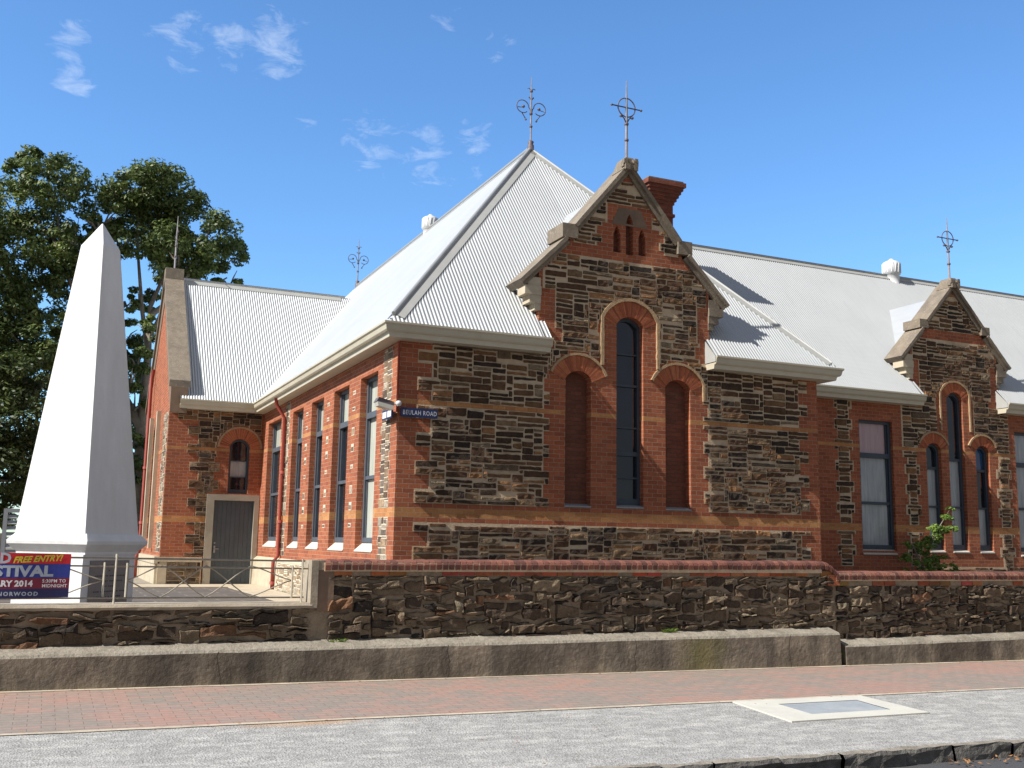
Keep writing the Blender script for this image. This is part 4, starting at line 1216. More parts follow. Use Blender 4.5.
# annex coping (parapet running up both slopes)
mb = MB()
def aslab(x0, x1, t0, t1, mat='coping', ya=30.72):
    run = ARY - 30.95; zr = 9.98; z0 = 5.92
    for s in (-1, 1):
        nn = 10
        for k in range(nn):
            f0, f1 = k / nn, (k + 1) / nn
            ys = [ARY + s * (ARY - (ya + (ARY - ya) * f)) for f in (f0, f1)]
            zs = [z0 + (zr - z0) * f for f in (f0, f1)]
            mb.hexa([(x0, ys[0], zs[0] + t0), (x1, ys[0], zs[0] + t0), (x1, ys[1], zs[1] + t0), (x0, ys[1], zs[1] + t0),
                     (x0, ys[0], zs[0] + t1), (x1, ys[0], zs[0] + t1), (x1, ys[1], zs[1] + t1), (x0, ys[1], zs[1] + t1)], mat)
aslab(2.97, 3.56, 0.0, 0.20); aslab(3.03, 3.50, -0.75, 0.0, 'render')
mb.box(3.06, 3.5, 30.75, 31.0, 5.50, 5.92, 'render'); mb.box(3.08, 3.46, 30.85, 31.0, 5.25, 5.5, 'render')
mb.box(2.98, 3.55, ARY - .22, ARY + .22, 9.95, 10.32, 'coping')
mb.build('gable_coping', B)

# ---- chimney
ch = MB(); cx_, cy_ = 13.90, 22.10
def cbox(w, z0, z1, m_='chimney'): ch.box(cx_ - w, cx_ + w, cy_ - w, cy_ + w, z0, z1, m_)
cbox(0.32, 7.5, 10.35); cbox(0.36, 10.02, 10.10)
for k in range(5): cbox(0.35 + 0.042 * k, 10.35 + 0.0865 * k, 10.35 + 0.0865 * (k + 1))
cbox(0.57, 10.783, 10.90); cbox(0.52, 10.90, 10.95, 'coping')
for s_ in (-1, 1): ch.box(cx_ + s_ * .13 - .05, cx_ + s_ * .13 + .05, cy_ - .335, cy_ - .32, 9.0, 9.95, 'chimney')
ch.build('chimney', B)

# ---- finials
def ball(mb, p, r, mat='iron'): mb.lathe(p[0], p[1], [(r * .3, p[2] - r * .9), (r * .9, p[2] - r * .4), (r, p[2]), (r * .9, p[2] + r * .4), (r * .3, p[2] + r * .9)], mat, 8)
def scroll_finial(x, y, z, h, ax=(1, 0)):
    f = MB(); f.lathe(x, y, [(.09, z - .1), (.09, z + .06), (.06, z + .1), (.085, z + .16), (.04, z + .2)], 'iron', 8)
    f.tube([(x, y, z + .15), (x, y, z + h * .72), (x, y, z + h)], [.024, .02, .008], 'iron_grey', 6)
    for q in (.30, .48, .80): ball(f, (x, y, z + h * q), .045)
    st = f.build('finial', B)
    for s in (-1, 1):
        g = MB()
        pts = []
        c0 = 0.24; zc = z + h * .565
        for k in range(19):     # open C scroll
            t = math.pi * (1.0 - 0.0) - k / 18 * math.pi * 1.75
            r = .17 - .0 * k
            pts.append((c0 + r * math.cos(t), zc + r * math.sin(t)))
        side_run = [(0.02, zc - .14), (0.035, zc - .04)]
        P = side_run + pts
        g.tube([(x + s * p * ax[0], y + s * p * ax[1], q) for p, q in P], .013, 'iron', 5)
        tail = [(c0 + .02, zc - .17), (c0 - .03, zc - .24), (c0 - .09, zc - .33)]
        g.tube([(x + s * p * ax[0], y + s * p * ax[1], q) for p, q in tail], .013, 'iron', 5)
        ball(g, (x + s * (c0 - .09) * ax[0], y + s * (c0 - .09) * ax[1], zc - .34), .03)
        ball(g, (x + s * (c0 - .02) * ax[0], y + s * (c0 - .02) * ax[1], zc), .045)
        g.tube([(x + s * p * ax[0], y + s * p * ax[1], q) for p, q in ((c0 + .14, zc - .04), (c0 + .04, zc - .03), (c0 - .05, zc))], .011, 'iron', 5)
        g.tube([(x, y, zc - .15), (x, y, z + h * .82)], .012, 'iron', 5)
        g.tube([(x + s * p * ax[0], y + s * p * ax[1], q) for p, q in ((0, z + h * .66), (.06, z + h * .72), (.07, z + h * .70))], .012, 'iron', 5)
        g.tube([(x + s * p * ax[0], y + s * p * ax[1], q) for p, q in ((0, z + h * .8), (.06, z + h * .84), (.11, z + h * .83))], .012, 'iron', 5)
        g.build('scroll', st)
def ring_finial(x, y, z, h, ax=(1, 0), rr=.21):
    f = MB(); f.tube([(x, y, z - .1), (x, y, z + h * .65), (x, y, z + h)], [.034, .026, .010], 'iron_grey', 6)
    for q in (.25, .45): ball(f, (x, y, z + h * q), .05)
    st = f.build('finial', B)
    g = MB(); zc = z + h * .66
    g.tube([(x + rr * math.cos(t) * ax[0], y + rr * math.cos(t) * ax[1], zc + rr * math.sin(t)) for t in [2 * math.pi * k / 24 for k in range(24)]], .014, 'iron', 5, closed=True)
    g.tube([(x - .36 * ax[0], y - .36 * ax[1], zc), (x + .36 * ax[0], y + .36 * ax[1], zc)], .015, 'iron', 5)
    for s in (-1, 1):
        ball(g, (x + s * .36 * ax[0], y + s * .36 * ax[1], zc), .03)
        g.tube([(x + s * p * ax[0], y + s * p * ax[1], q) for p, q in ((0, zc - rr - .16), (.06, zc - rr - .04), (.13, zc - rr + .02))], .013, 'iron', 5)
        ball(g, (x + s * .14 * ax[0], y + s * .14 * ax[1], zc - rr), .035)
    g.build('ring_cross', st)
scroll_finial(RX, YA, AP + .05, 1.92); scroll_finial(RX, YB, AP + .05, 1.9)
ring_finial(GC, 18.02, 9.66, 1.78); ring_finial(HC, 20.02, 8.9, 1.75); ring_finial(3.27, ARY, 10.3, 1.85, ax=(0, 1))

# ---- roof ventilators
def vent(x, y, z, r=.29, h=.55):
    v = MB(); v.lathe(x, y, [(r * .85, z - .35), (r * .85, z), (r, z + .02), (r, z + h * .72), (r * .8, z + h * .8), (r * .3, z + h * .92), (.05, z + h)], 'vent', 20)
    for k in range(16):
        a = 2 * math.pi * k / 16
        v.tube([(x + r * 1.01 * math.cos(a), y + r * 1.01 * math.sin(a), z + .05), (x + r * 1.01 * math.cos(a + .2), y + r * 1.01 * math.sin(a + .2), z + h * .68)], .012, 'vent', 4)
    v.build('roof_vent', B)
vent(RX + .05, 30.6, 11.62, .26, .52); vent(23.35, HR, 10.02, .27, .52)
# ---- downpipes
def pipe(pts, r=.055, collars=()):
    p = MB(); p.tube(pts, r, 'pipe', 8)
    for c in collars: p.lathe(c[0], c[1], [(r * 1.35, c[2] - .04), (r * 1.35, c[2] + .04)], 'pipe', 8)
    p.build('downpipe', B)
pipe([(5.42, 27.62, 5.38), (5.45, 27.62, 5.2), (5.69, 27.66, 4.85), (5.69, 27.66, 1.2), (5.58, 27.7, 1.05), (5.58, 27.7, .33)], .05, [(5.69, 27.66, 3.4), (5.69, 27.66, 2.1), (5.58, 27.7, .5)])
pipe([(2.98, 36.3, 7.2), (2.92, 36.2, 6.9), (2.92, 36.2, 1.2), (2.83, 36.2, 1.0), (2.83, 36.2, .33)], .06, [(2.92, 36.2, 3.9), (2.92, 36.2, 2.1)])
pipe([(5.74, 17.975, 5.3), (5.74, 17.975, 3.98)], .022)

# ---- things fixed to the corner
def text_mesh(body, size, fr, u, z, mat, depth=0.006, bold=0.0, shear=0.0, sx=1.0, align='LEFT', space=1.0):
    cu = bpy.data.curves.new('lettering', 'FONT'); cu.body = body; cu.size = size; cu.offset = bold; cu.shear = shear; cu.align_x = align; cu.space_character = space
    cu.resolution_u = 2
    tmp = bpy.data.objects.new('lettering', cu)
    me = bpy.data.meshes.new_from_object(tmp)
    mb = MB()
    vs = [v.co.copy() for v in me.vertices]
    mb.v = [fr(u + c.x * sx, z + c.y, depth) for c in vs]
    for p in me.polygons: mb.idx(list(p.vertices), mat)
    bpy.data.objects.remove(tmp); bpy.data.curves.remove(cu); bpy.data.meshes.remove(me)
    return mb
sg = empty('street_sign', (5.80, 17.93, 3.9), 'blue enamel street sign reading BEULAH ROAD on the front face of the corner', 'street sign')
p = MB(); p.box(5.79, 6.50, 17.90, 17.925, 3.895, 4.065, 'sign_blue'); p.box(5.9, 5.94, 17.925, 18.0, 3.95, 4.0, 'iron'); p.box(6.35, 6.39, 17.925, 18.0, 3.95, 4.0, 'iron'); p.build('plate', sg)
p = text_mesh('BEULAH ROAD', 0.118, lambda u, z, d: (u, 17.899 - d, z), 5.825, 3.94, 'white_print', 0.002, 0.0005, 0, 0.76, space=1.12); p.build('lettering', sg)
sg2 = empty('street_sign', (5.66, 18.2, 3.9), 'small blue and white sign on the left side of the corner under the lamp', 'street sign')
p = MB(); p.box(5.655, 5.68, 18.02, 18.62, 3.88, 4.05, 'sign_blue'); p.box(5.68, 5.76, 18.1, 18.14, 3.95, 4.0, 'iron'); p.box(5.68, 5.76, 18.5, 18.54, 3.95, 4.0, 'iron'); p.build('plate', sg2)
p = MB(); p.box(5.650, 5.656, 18.06, 18.28, 3.905, 4.02, 'white_print'); p.box(5.650, 5.656, 18.34, 18.58, 3.905, 4.02, 'white_print'); p.build('white_panel', sg2)
lp = empty('flood_lamp', (5.6, 17.93, 4.2), 'small outdoor lamp on a round bracket at the corner above the signs', 'lamp')
p = MB()
# tapered hood reaching out to the left
p.hexa([(5.30, 17.82, 4.13), (5.62, 17.80, 4.07), (5.62, 18.0, 4.07), (5.30, 18.02, 4.13), (5.34, 17.80, 4.21), (5.62, 17.80, 4.14), (5.62, 18.0, 4.14), (5.34, 18.0, 4.21)], 'iron')
p.build('hood', lp)
p = MB(); p.hexa([(5.33, 17.79, 4.05), (5.60, 17.78, 3.99), (5.60, 17.98, 3.99), (5.33, 17.99, 4.05), (5.31, 17.80, 4.129), (5.61, 17.79, 4.069), (5.61, 17.99, 4.069), (5.31, 18.0, 4.129)], 'lamp_glass'); p.build('diffuser', lp)
p = MB(); p.lathe(5.74, 17.90, [(.02, 4.08), (.05, 4.095), (.06, 4.13), (.05, 4.165), (.02, 4.18)], 'vent', 10); p.tube([(5.62, 17.9, 4.12), (5.80, 17.97, 4.12)], .02, 'vent'); p.build('bracket', lp)

# ================================================================== STREET WALL
W = empty('street_wall', (5, 12.5, 0), 'low rough stone wall with brick coping along the footpath', 'wall')
sw = MB(); rng = random.Random(21)
WX0, WX1 = -14.0, 32.0
FW = lambda u, z, d=0.0: (u, 12.5 - d, z)
SPL = 11.0
# core with a rough mortar face
def core(x0, x1, z0, z1):
    n = int((x1 - x0) / 0.12); m = max(2, int((z1 - z0) / 0.12)); i0 = len(sw.v)
    for j in range(m + 1):
        for i in range(n + 1):
            x = x0 + (x1 - x0) * i / n; z = z0 + (z1 - z0) * j / m
            d = 0.018 * noise.noise(Vector((x * 6, z * 6, 3))) + 0.012 * noise.noise(Vector((x * 15, z * 15, 9)))
            sw.v.append((x, 12.5 - d, z))
    for j in range(m):
        for i in range(n):
            a = i0 + j * (n + 1) + i; sw.idx((a, a + 1, a + n + 2, a + n + 1), 'mortar_dark')
core(WX0, 3.14, 0.1, 0.86); core(3.14, SPL, 0.1, 1.215); core(SPL, WX1, 0.1, 1.08)
sw.box(WX0, 3.0, 12.53, 12.85, -.3, 0.86, 'mortar_dark'); sw.box(3.0, SPL, 12.53, 12.85, -.3, 1.215, 'mortar_dark'); sw.box(SPL, WX1, 12.53, 12.85, -.3, 1.08, 'mortar_dark')
RH = 0.1
def wall_rows(a, b, z0, z1): return [[(a, b)] for _ in range(int((z1 - z0) / RH))]
kw = dict(base_d=0.0, depth=(0.012, 0.085), cw=0.06, sub=2, gap=0.012, smat='rubble', slab=False, wr=(2, 7), hr=[1, 1, 1, 2, 2, 3], jit=0.03)
stonework(sw, FW, [[(-3.5, 3.0)]] * 5, .36, .096, rng, PAL_WALL, **kw)
stonework(sw, FW, wall_rows(3.2, SPL - .02, .38, 1.215), .38, .104, rng, PAL_WALL, **kw)
stonework(sw, FW, wall_rows(SPL, 22, .26, 1.08), .26, .102, rng, PAL_WALL, **kw)
# one course of red brick under the coping
x = 3.25
while x < SPL - .1:
    w = .225
    if rng.random() < .8: sw.box(x + .006, x + w, 12.468 + rng.uniform(-.006, .006), 12.6, 1.222, 1.30, 'arch', tuple(c * rng.uniform(.55, 1.0) for c in rng.choice(BR_COLS)))
    x += w + .008
x = SPL + .02
while x < 24:
    w = .225
    if rng.random() < .75: sw.box(x + .006, x + w, 12.468 + rng.uniform(-.006, .006), 12.6, 1.085, 1.165, 'arch', tuple(c * rng.uniform(.5, 1.0) for c in rng.choice(BR_COLS)))
    x += w + .008
for k in range(2):
    sw.box(10.84, 11.06, 12.455, 12.6, 1.09 + k * .083, 1.165 + k * .083, 'arch', (0.45, 0.14, 0.06))
sw.box(3.2, SPL, 12.48, 12.82, 1.215, 1.31, 'mortar_dark'); sw.box(SPL, 24, 12.48, 12.82, 1.08, 1.175, 'mortar_dark')
sw.build('masonry', W)
# bullnose brick-on-edge coping
cpm = MB()
def bull(x0, x1, zb, tilt=0.0, prof_h=.12, drop=0.0):
    b_ = rng.uniform(.8, 1.15); col = tuple(c * b_ for c in rng.choice([(0.18, 0.066, 0.046), (0.12, 0.046, 0.035), (0.21, 0.080, 0.054)]))
    pr = [(12.44, zb), (12.435, zb + .06), (12.455, zb + .095), (12.50, zb + .118), (12.66, zb + .125), (12.82, zb + .118), (12.865, zb + .095), (12.885, zb + .06), (12.88, zb)]
    g = .009; jz = rng.uniform(-.004, .004) - drop; jy = rng.uniform(-.004, .004)
    L = [(x0 + g, y + jy, z + jz) for y, z in pr]; Rr = [(x1 - g, y + jy, z + jz - tilt) for y, z in pr]
    i0 = len(cpm.v); cpm.v.extend(L + Rr); n = len(pr)
    for k in range(n - 1): cpm.idx((i0 + k, i0 + k + 1, i0 + n + k + 1, i0 + n + k), 'arch', col)
    cpm.idx([i0 + k for k in range(n)], 'arch', col); cpm.idx([i0 + n + k for k in range(n)], 'arch', col)
x = 3.13; 
while x < 10.72:
    zb = 1.285 + 0.04 * (x - 3.1) / 7.6
    bull(x, x + .084, zb); x += .084
for k in range(4):
    bull(x, x + .075, zb - .004 - .012 * k * k, 0.012 * (2 * k + 1)); x += .075
x = SPL - .02
while x < 24:
    bull(x, x + .084, 1.175 + .005 * (x - 11) / 4); x += .084
cpm.box(3.13, 10.72, 12.450, 12.87, 1.27, 1.376, 'mortar'); cpm.box(SPL, 24, 12.450, 12.87, 1.155, 1.266, 'mortar')
cpm.build('brick_coping', W)
# cement lip of the lowered part
lp_ = MB()
def roughbar(x0, x1, z0, z1, y0, y1, mat):
    n = max(2, int((x1 - x0) / .15)); i0 = len(lp_.v)
    pr = [(y0, z0), (y0 - .01, (z0 + z1) / 2), (y0 + .015, z1), (y1, z1), (y1, z0)]
    for i in range(n + 1):
        x = x0 + (x1 - x0) * i / n
        for (y, z) in pr:
            nn = noise.noise(Vector((x * 5, y * 20, z * 20)))
            lp_.v.append((x, y + .008 * nn, z + .006 * nn))
    for i in range(n):
        for q in range(5):
            a = i0 + i * 5 + q; b = i0 + i * 5 + (q + 1) % 5; lp_.idx((a, b, b + 5, a + 5), mat)
    lp_.idx([i0 + q for q in range(5)], mat); lp_.idx([i0 + n * 5 + q for q in range(5)], mat)
roughbar(WX0, 3.0, .835, .895, 12.455, 12.9, 'lip')
lp_.box(WX0, 3.0, 12.49, 12.6, .815, .835, 'mortar_dark')
lp_.box(2.975, 3.06, 12.455, 12.87, .835, 1.40, 'lip'); lp_.box(3.06, 3.26, 12.47, 12.6, .80, 1.285, 'render'); lp_.box(3.06, 3.13, 12.46, 12.87, 1.285, 1.40, 'lip')
lp_.build('cement_lip', W)
# concrete footing with sloping top, stepping down at the break
ft = MB()
def footing(x0, x1, za0, za1, mat='footing'):
    n = int((x1 - x0) / .25) + 1
    i0 = len(ft.v)
    for i in range(n + 1):
        f = i / n; x = x0 + (x1 - x0) * f; z = za0 + (za1 - za0) * f
        for (y, zz) in ((12.19, -.3), (12.205, z - .03), (12.23, z), (12.52, z + .075)):
            nn = noise.noise(Vector((x * 2.5, y * 4, zz * 5)))
            ft.v.append((x, y + .010 * nn, zz + (.008 * nn if zz > 0 else 0)))
    for i in range(n):
        for q in range(3):
            a = i0 + i * 4 + q; ft.idx((a, a + 4, a + 5, a + 1), 'footing' if q == 0 else 'footing_top')
    ft.idx([i0, i0 + 1, i0 + 2, i0 + 3], 'footing'); ft.idx([i0 + n * 4 + q for q in range(4)], 'footing')
footing(WX0, 10.82, .37, .415); footing(10.92, WX1, .235, .33 + .1)
r5 = random.Random(77)
for x in (-0.9, 1.9, 4.65, 7.3, 9.9, 12.6, 15.2):
    top = (.37 + .045 * x / 10.8) if x < 10.8 else .255
    z = top + .005; xx = x
    while z > -.1:
        z2 = z - r5.uniform(.03, .07); x2 = xx + r5.uniform(-.02, .02)
        ft.face([(xx - .004, 12.180, z), (xx + .004, 12.180, z), (x2 + .004, 12.178, z2), (x2 - .004, 12.178, z2)], 'joint')
        z = z2; xx = x2
ft.build('footing', W)

# ================================================================== RAILING + BANNER
RL = empty('iron_railing', (1.0, 12.6, .9), 'cream painted iron railing with crossed bars on the lowered wall', 'railing')
ry = 12.62; zt, z2, zbm = 1.425, 1.335, .975
def rz(x, z): return z - 0.02 * (x - 1) * (1 if z > 1.2 else 0.3)
mb = MB(); mb.tube([(-6, ry, 1.45), (2.93, ry, rz(2.93, zt))], .011, 'rail', 6); mb.build('rail', RL)
mb = MB(); mb.tube([(-6, ry, 1.36), (2.98, ry, rz(2.98, z2))], .010, 'rail', 6); mb.build('rail', RL)
mb = MB(); mb.tube([(-6, ry, .975), (2.93, ry, .955)], .010, 'rail', 6); mb.build('rail', RL)
for x, a, b in ((.78, .88, 1.45), (.66, .97, 1.355), (.90, .97, 1.35), (2.90, .88, 1.41), (2.78, .95, 1.33), (-1.45, .88, 1.45), (-1.57, .97, 1.36), (-1.33, .97, 1.36), (-3.6, .88, 1.45)):
    mb = MB(); mb.tube([(x, ry - .002, a), (x, ry - .002, b)], .013, 'rail', 6); mb.build('post', RL)
def smooth(pts, n=6):
    out = []
    for k in range(len(pts) - 1):
        for q in range(n):
            t = q / n; s = t * t * (3 - 2 * t) * .35 + t * .65
            out.append((pts[k][0] + (pts[k + 1][0] - pts[k][0]) * t, pts[k][1] + (pts[k + 1][1] - pts[k][1]) * s))
    out.append(pts[-1]); return out
mid = 1.155
for (a, b) in ((.90, 2.78), (-1.33, .66), (-3.5, -1.57)):
    st = (b - a) / 4.2; xs = [a, a + st * .85, a + st * 1.95, a + st * 3.1, b]
    for ph in (0, 1):
        hi, lo = 1.325, .965
        zz = [mid] + [(hi if (k + ph) % 2 else lo) for k in range(1, 4)] + [mid]
        mb = MB(); mb.tube([(x, ry + .003 + .012 * ph, z) for x, z in smooth(list(zip(xs, zz)))], .0075, 'rail', 5); mb.build('crossed_bar', RL)

BN = empty('banner', (-.4, 12.56, 1.0), 'red and blue printed festival banner tied to the railing', 'banner')
def bnf(u, z, d=0.0): return (u, 12.555 - d + .012 * math.sin(u * 7), z - .012 * (u + .4) * 0)
bl, br = -1.25, .305
def bstrip(z0a, z0b, z1a, z1b, mat, ua=bl, ub=br, d=0.0):
    mb = MB(); n = 24
    for k in range(n):
        f0, f1 = k / n, (k + 1) / n; u0 = ua + (ub - ua) * f0; u1 = ua + (ub - ua) * f1
        L = lambda a, b, f: a + (b - a) * f
        mb.face([bnf(u0, L(z0a, z0b, f0), d), bnf(u1, L(z0a, z0b, f1), d), bnf(u1, L(z1a, z1b, f1), d), bnf(u0, L(z1a, z1b, f0), d)], mat)
    return mb
fab = bstrip(.955, .975, 1.465, 1.445, 'banner_red')
for (a, b, c, d_, m_, dd) in ((.955, .975, 1.065, 1.07, 'banner_navy', .002), (1.065, 1.07, 1.185, 1.185, 'banner_maroon', .002), (1.185, 1.185, 1.33, 1.335, 'banner_blue', .002)):
    q = bstrip(a, b, c, d_, m_, d=dd)
    off = len(fab.v); fab.v += q.v
    for f_, uv_, c_ in zip(q.f, q.uv, q.c): fab.idx([i + off for i in f_], m_)
fab.build('fabric', BN)
def bt(s, size, u, z, mat, bold=.003, sh=0, sx=1.0, sp=1.0, rot=0.0):
    fr = lambda a, b, d: bnf(a, b + rot * (a - u), .005)
    text_mesh(s, size, fr, u, z, mat, 0, bold, sh, sx, space=sp).build('lettering', BN)
bt('D', .15, -.405, 1.345, 'silver', .006, 0, 1.0)
bt('FREE ENTRY!', .092, -.275, 1.345, 'yellow_print', .003, .35, 0.92, rot=.055)
bt('FESTIVAL', .155, -.635, 1.205, 'silver', .007, 0, 1.22)
bt('ARY 2014', .088, -.435, 1.095, 'white_print', .0035, 0, 1.02)
bt('5:30PM TO', .050, 0.03, 1.135, 'white_print', .0008, 0, .95, 1.08); bt('MIDNIGHT', .050, 0.03, 1.083, 'white_print', .0008, 0, .98, 1.08)
bt('NORWOOD', .058, -.40, .995, 'silver', .002, 0, 1.05, 1.3)

# ================================================================== OBELISK
OK_ = 0.90
def oz(z): return 1.65 + (z - 1.65) * OK_
OX, OY = .51 * OK_, 18.0 * OK_
ob = empty('obelisk', (OX, OY, .31), 'tall white painted obelisk memorial on a moulded pedestal behind the railing', 'obelisk')
def oct4(mb, prof, mat='white', dx=0.0):
    mb.lathe(OX + dx, OY, [(r * OK_, z) for r, z in prof], mat, 4, rot=-math.pi / 2 + rad(4.5), smooth=False)
mb = MB(); oct4(mb, [(.915, oz(1.672)), (.61, oz(4.03)), (.305, oz(6.38)), (.012, oz(6.80))]); mb.build('shaft', ob)
mb = MB(); oct4(mb, [(.90, oz(1.36)), (.90, oz(1.40)), (1.04, oz(1.515)), (1.05, oz(1.565)), (.93, oz(1.675))], dx=.02); mb.build('moulding', ob)
mb = MB(); oct4(mb, [(.89, .31), (.89, oz(1.36))]); oct4(mb, [(1.0, .3), (1.0, .5)]); mb.build('pedestal', ob)
ang = rad(-45 + 4.5)
ncen = Vector((math.cos(ang), math.sin(ang), 0)); tdir = Vector((-ncen.y, ncen.x, 0))
cen = Vector((OX, OY, 0)) + ncen * (.89 * OK_ / math.sqrt(2))
def of(u, z, d=0.0):
    p = cen + tdir * u + ncen * (d + .004); return (p.x, p.y, z)
mb = MB(); panel(mb, of, rect(-.42, .42, .52, oz(1.27)), [], .012, -.02, 'plaque'); pq = mb.build('plaque', ob)
mb = MB(); r3 = random.Random(6)
# worn engraved lines, too weathered to read
z = 1.23
for ln, wd in enumerate((.36, .06, .62, .56, .22, .66, .50, .06, .74)):
    u = -wd / 2
    while u < wd / 2:
        w_ = r3.uniform(.012, .04); hh_ = .018
        mb.face([of(u, z, .014), of(u + w_, z, .014), of(u + w_, z + hh_, .014), of(u, z + hh_, .014)], 'engraving'); u += w_ + (r3.uniform(.008, .012) if r3.random() < .8 else .035)
    z -= .072
mb.build('inscription', pq)

# ================================================================== TREES
def grow_foliage(mb, clusters, rng, leaf=(.065, .125), per=105, subs=25, mat='leaves', subr=(.28, .44), squash=.8):
    for (cx, cy, cz, R) in clusters:
        ns = max(4, int(subs * (R / 1.2) ** 2))
        for k in range(ns):
            while True:
                d = Vector((rng.gauss(0, 1), rng.gauss(0, 1), rng.gauss(0, 1)))
                if d.length > .1: break
            d.normalize(); rr = R * rng.uniform(.45, 1.0) ** .6
            c = Vector((cx, cy, cz)) + Vector((d.x * rr, d.y * rr, d.z * rr * squash))
            sr = rng.uniform(*subr) * R
            tone = rng.uniform(0, .5)
            for q in range(per):
                e = Vector((rng.gauss(0, 1), rng.gauss(0, 1), rng.gauss(0, 1))).normalized()
                r_ = sr * rng.uniform(.3, 1.0) ** .5
                p = c + Vector((e.x * r_, e.y * r_, e.z * r_ * .62))
                s = rng.uniform(*leaf); nrm = (e + Vector((0, 0, .7)) + Vector((rng.gauss(0, .5), rng.gauss(0, .5), rng.gauss(0, .5)))).normalized()
                a = nrm.orthogonal().normalized(); b = nrm.cross(a); t = rng.uniform(0, 6.3)
                a, b = a * math.cos(t) + b * math.sin(t), b * math.cos(t) - a * math.sin(t)
                v = min(1, max(0, tone + rng.uniform(0, .5)))
                mb.face([p - a * s, p + b * s * .45, p + a * s, p - b * s * .45], mat, (v, v, v), uv=[(0, 0)] * 4)
CR = [(-0.63, 42.83, 15.22, 1.35), (-1.89, 45.11, 14.9, 1.42), (-0.88, 44.84, 13.91, 1.17), (-2.0, 43.22, 12.31, 1.32), (2.57, 43.99, 15.89, 1.38), (1.82, 43.84, 15.3, 0.84), (4.03, 44.49, 15.84, 1.32), (3.13, 44.92, 14.73, 1.41), (5.13, 42.7, 13.96, 1.27), (4.17, 42.49, 13.14, 1.34), (6.31, 45.07, 13.87, 1.02), (6.4, 43.78, 12.46, 0.69), (0.66, 44.84, 13.49, 1.02), (1.1, 42.41, 13.73, 0.74), (-0.18, 43.83, 11.88, 0.99), (-0.84, 44.71, 10.97, 1.33), (-1.82, 43.13, 10.14, 1.28), (2.98, 45.42, 11.55, 0.71), (4.73, 45.28, 12.6, 1.19), (3.24, 42.5, 9.74, 0.67), (-0.99, 42.48, 8.55, 1.26), (0.03, 44.13, 9.11, 0.77), (2.92, 43.09, 8.6, 0.75), (2.96, 43.75, 7.07, 0.84), (2.84, 43.11, 5.4, 0.75), (-3.77, 43.15, 13.03, 1.88), (-3.76, 43.14, 9.16, 2.26), (3.0, 45.6, 8.2, 1.0), (3.3, 45.4, 6.4, 1.1), (2.6, 45.5, 4.4, 1.1), (3.6, 45.5, 3.2, 1.0), (2.7, 42.9, 7.8, .6), (3.1, 42.9, 4.2, .8), (2.5, 45.6, 10.0, .8), (-1.2, 45, 7.4, 1.3)]
CR = CR + [(1.28, 43.26, 14.41, 0.83), (1.97, 42.89, 13.45, 0.94), (1.12, 43.71, 12.84, 0.76), (0.25, 43.03, 13.25, 0.94), (0.39, 42.79, 9.83, 0.9), (2.37, 43.72, 11.12, 0.53), (3.11, 45.17, 9.28, 0.63), (-0.18, 44.84, 8.11, 1.1), (3.49, 44.74, 15.17, 1.17), (-1.59, 43.22, 16.01, 0.83), (-0.2, 44.1, 12.15, 0.92), (-1.42, 43.37, 9.44, 1.14), (4.65, 43.08, 12.85, 0.9), (2.86, 42.9, 16.02, 1.12)]
T1 = empty('gum_tree', (3.0, 44, .3), 'tall spreading gum tree with pale limbs behind the white obelisk', 'tree')
mb = MB(); rng = random.Random(31)
mb.tube([(3.45, 44.5, .2), (3.4, 44.3, 3.1), (3.3, 44.2, 6.5), (3.35, 44.0, 9.0)], [.34, .27, .2, .15], 'bark', 8)
def limb(pts, r0, r1):
    n = len(pts); mb.tube(pts, [r0 + (r1 - r0) * k / (n - 1) for k in range(n)], 'bark', 6)
J = (3.35, 44.0, 9.0)
limb([J, (3.3, 43.9, 11), (3.9, 44.1, 12.8), (4.03, 44.4, 15.4)], .13, .03)
limb([J, (3.0, 44, 10.8), (2.7, 44, 13), (2.5, 44, 15.5)], .11, .03)
limb([(3.3, 43.9, 10.6), (4.2, 43.5, 11.4), (5.1, 43, 13.5)], .13, .04); limb([(4.2, 43.5, 11.4), (5.4, 43.8, 11.9), (6.3, 44, 12.6)], .09, .03)
J2 = (3.3, 44.2, 6.0)
limb([J2, (2.2, 44.1, 7.8), (1.2, 44, 9.6), (.4, 43.9, 11.2), (-.6, 44, 13.5)], .2, .05)
limb([(1.2, 44, 9.6), (1.1, 43.5, 11.5), (1.4, 43.2, 13.2)], .1, .03); limb([(.4, 43.9, 11.2), (.3, 44, 12.4), (.7, 44.5, 13.4)], .08, .03)
limb([(2.2, 44.1, 7.8), (.8, 43.8, 8.2), (-.8, 43.2, 8.4), (-1.8, 43.1, 10)], .13, .04); limb([(-.6, 44, 13.5), (-1.6, 44.6, 14.5)], .06, .03)
limb([(3.3, 43.9, 9.6), (3.6, 43.4, 10.4), (4.2, 42.9, 12.8)], .1, .03); limb([(-.2, 44, 12.4), (-.5, 43.4, 14.8)], .06, .02)
limb([(-.8, 43.2, 8.4), (-3, 43, 9.5), (-3.8, 43, 12.5)], .12, .04)
for c in CR:
    for q in range(3):
        d = Vector((rng.gauss(0, 1), rng.gauss(0, 1), rng.uniform(-.3, 1))).normalized() * c[3] * .8
        limb([(c[0], c[1], c[2] - c[3] * .5), (c[0] + d.x * .5, c[1] + d.y * .5, c[2] + d.z * .3), (c[0] + d.x, c[1] + d.y, c[2] + d.z)], .045, .012)
mb.build('trunk', T1)
mb = MB(); grow_foliage(mb, CR, rng); mb.build('crown', T1)
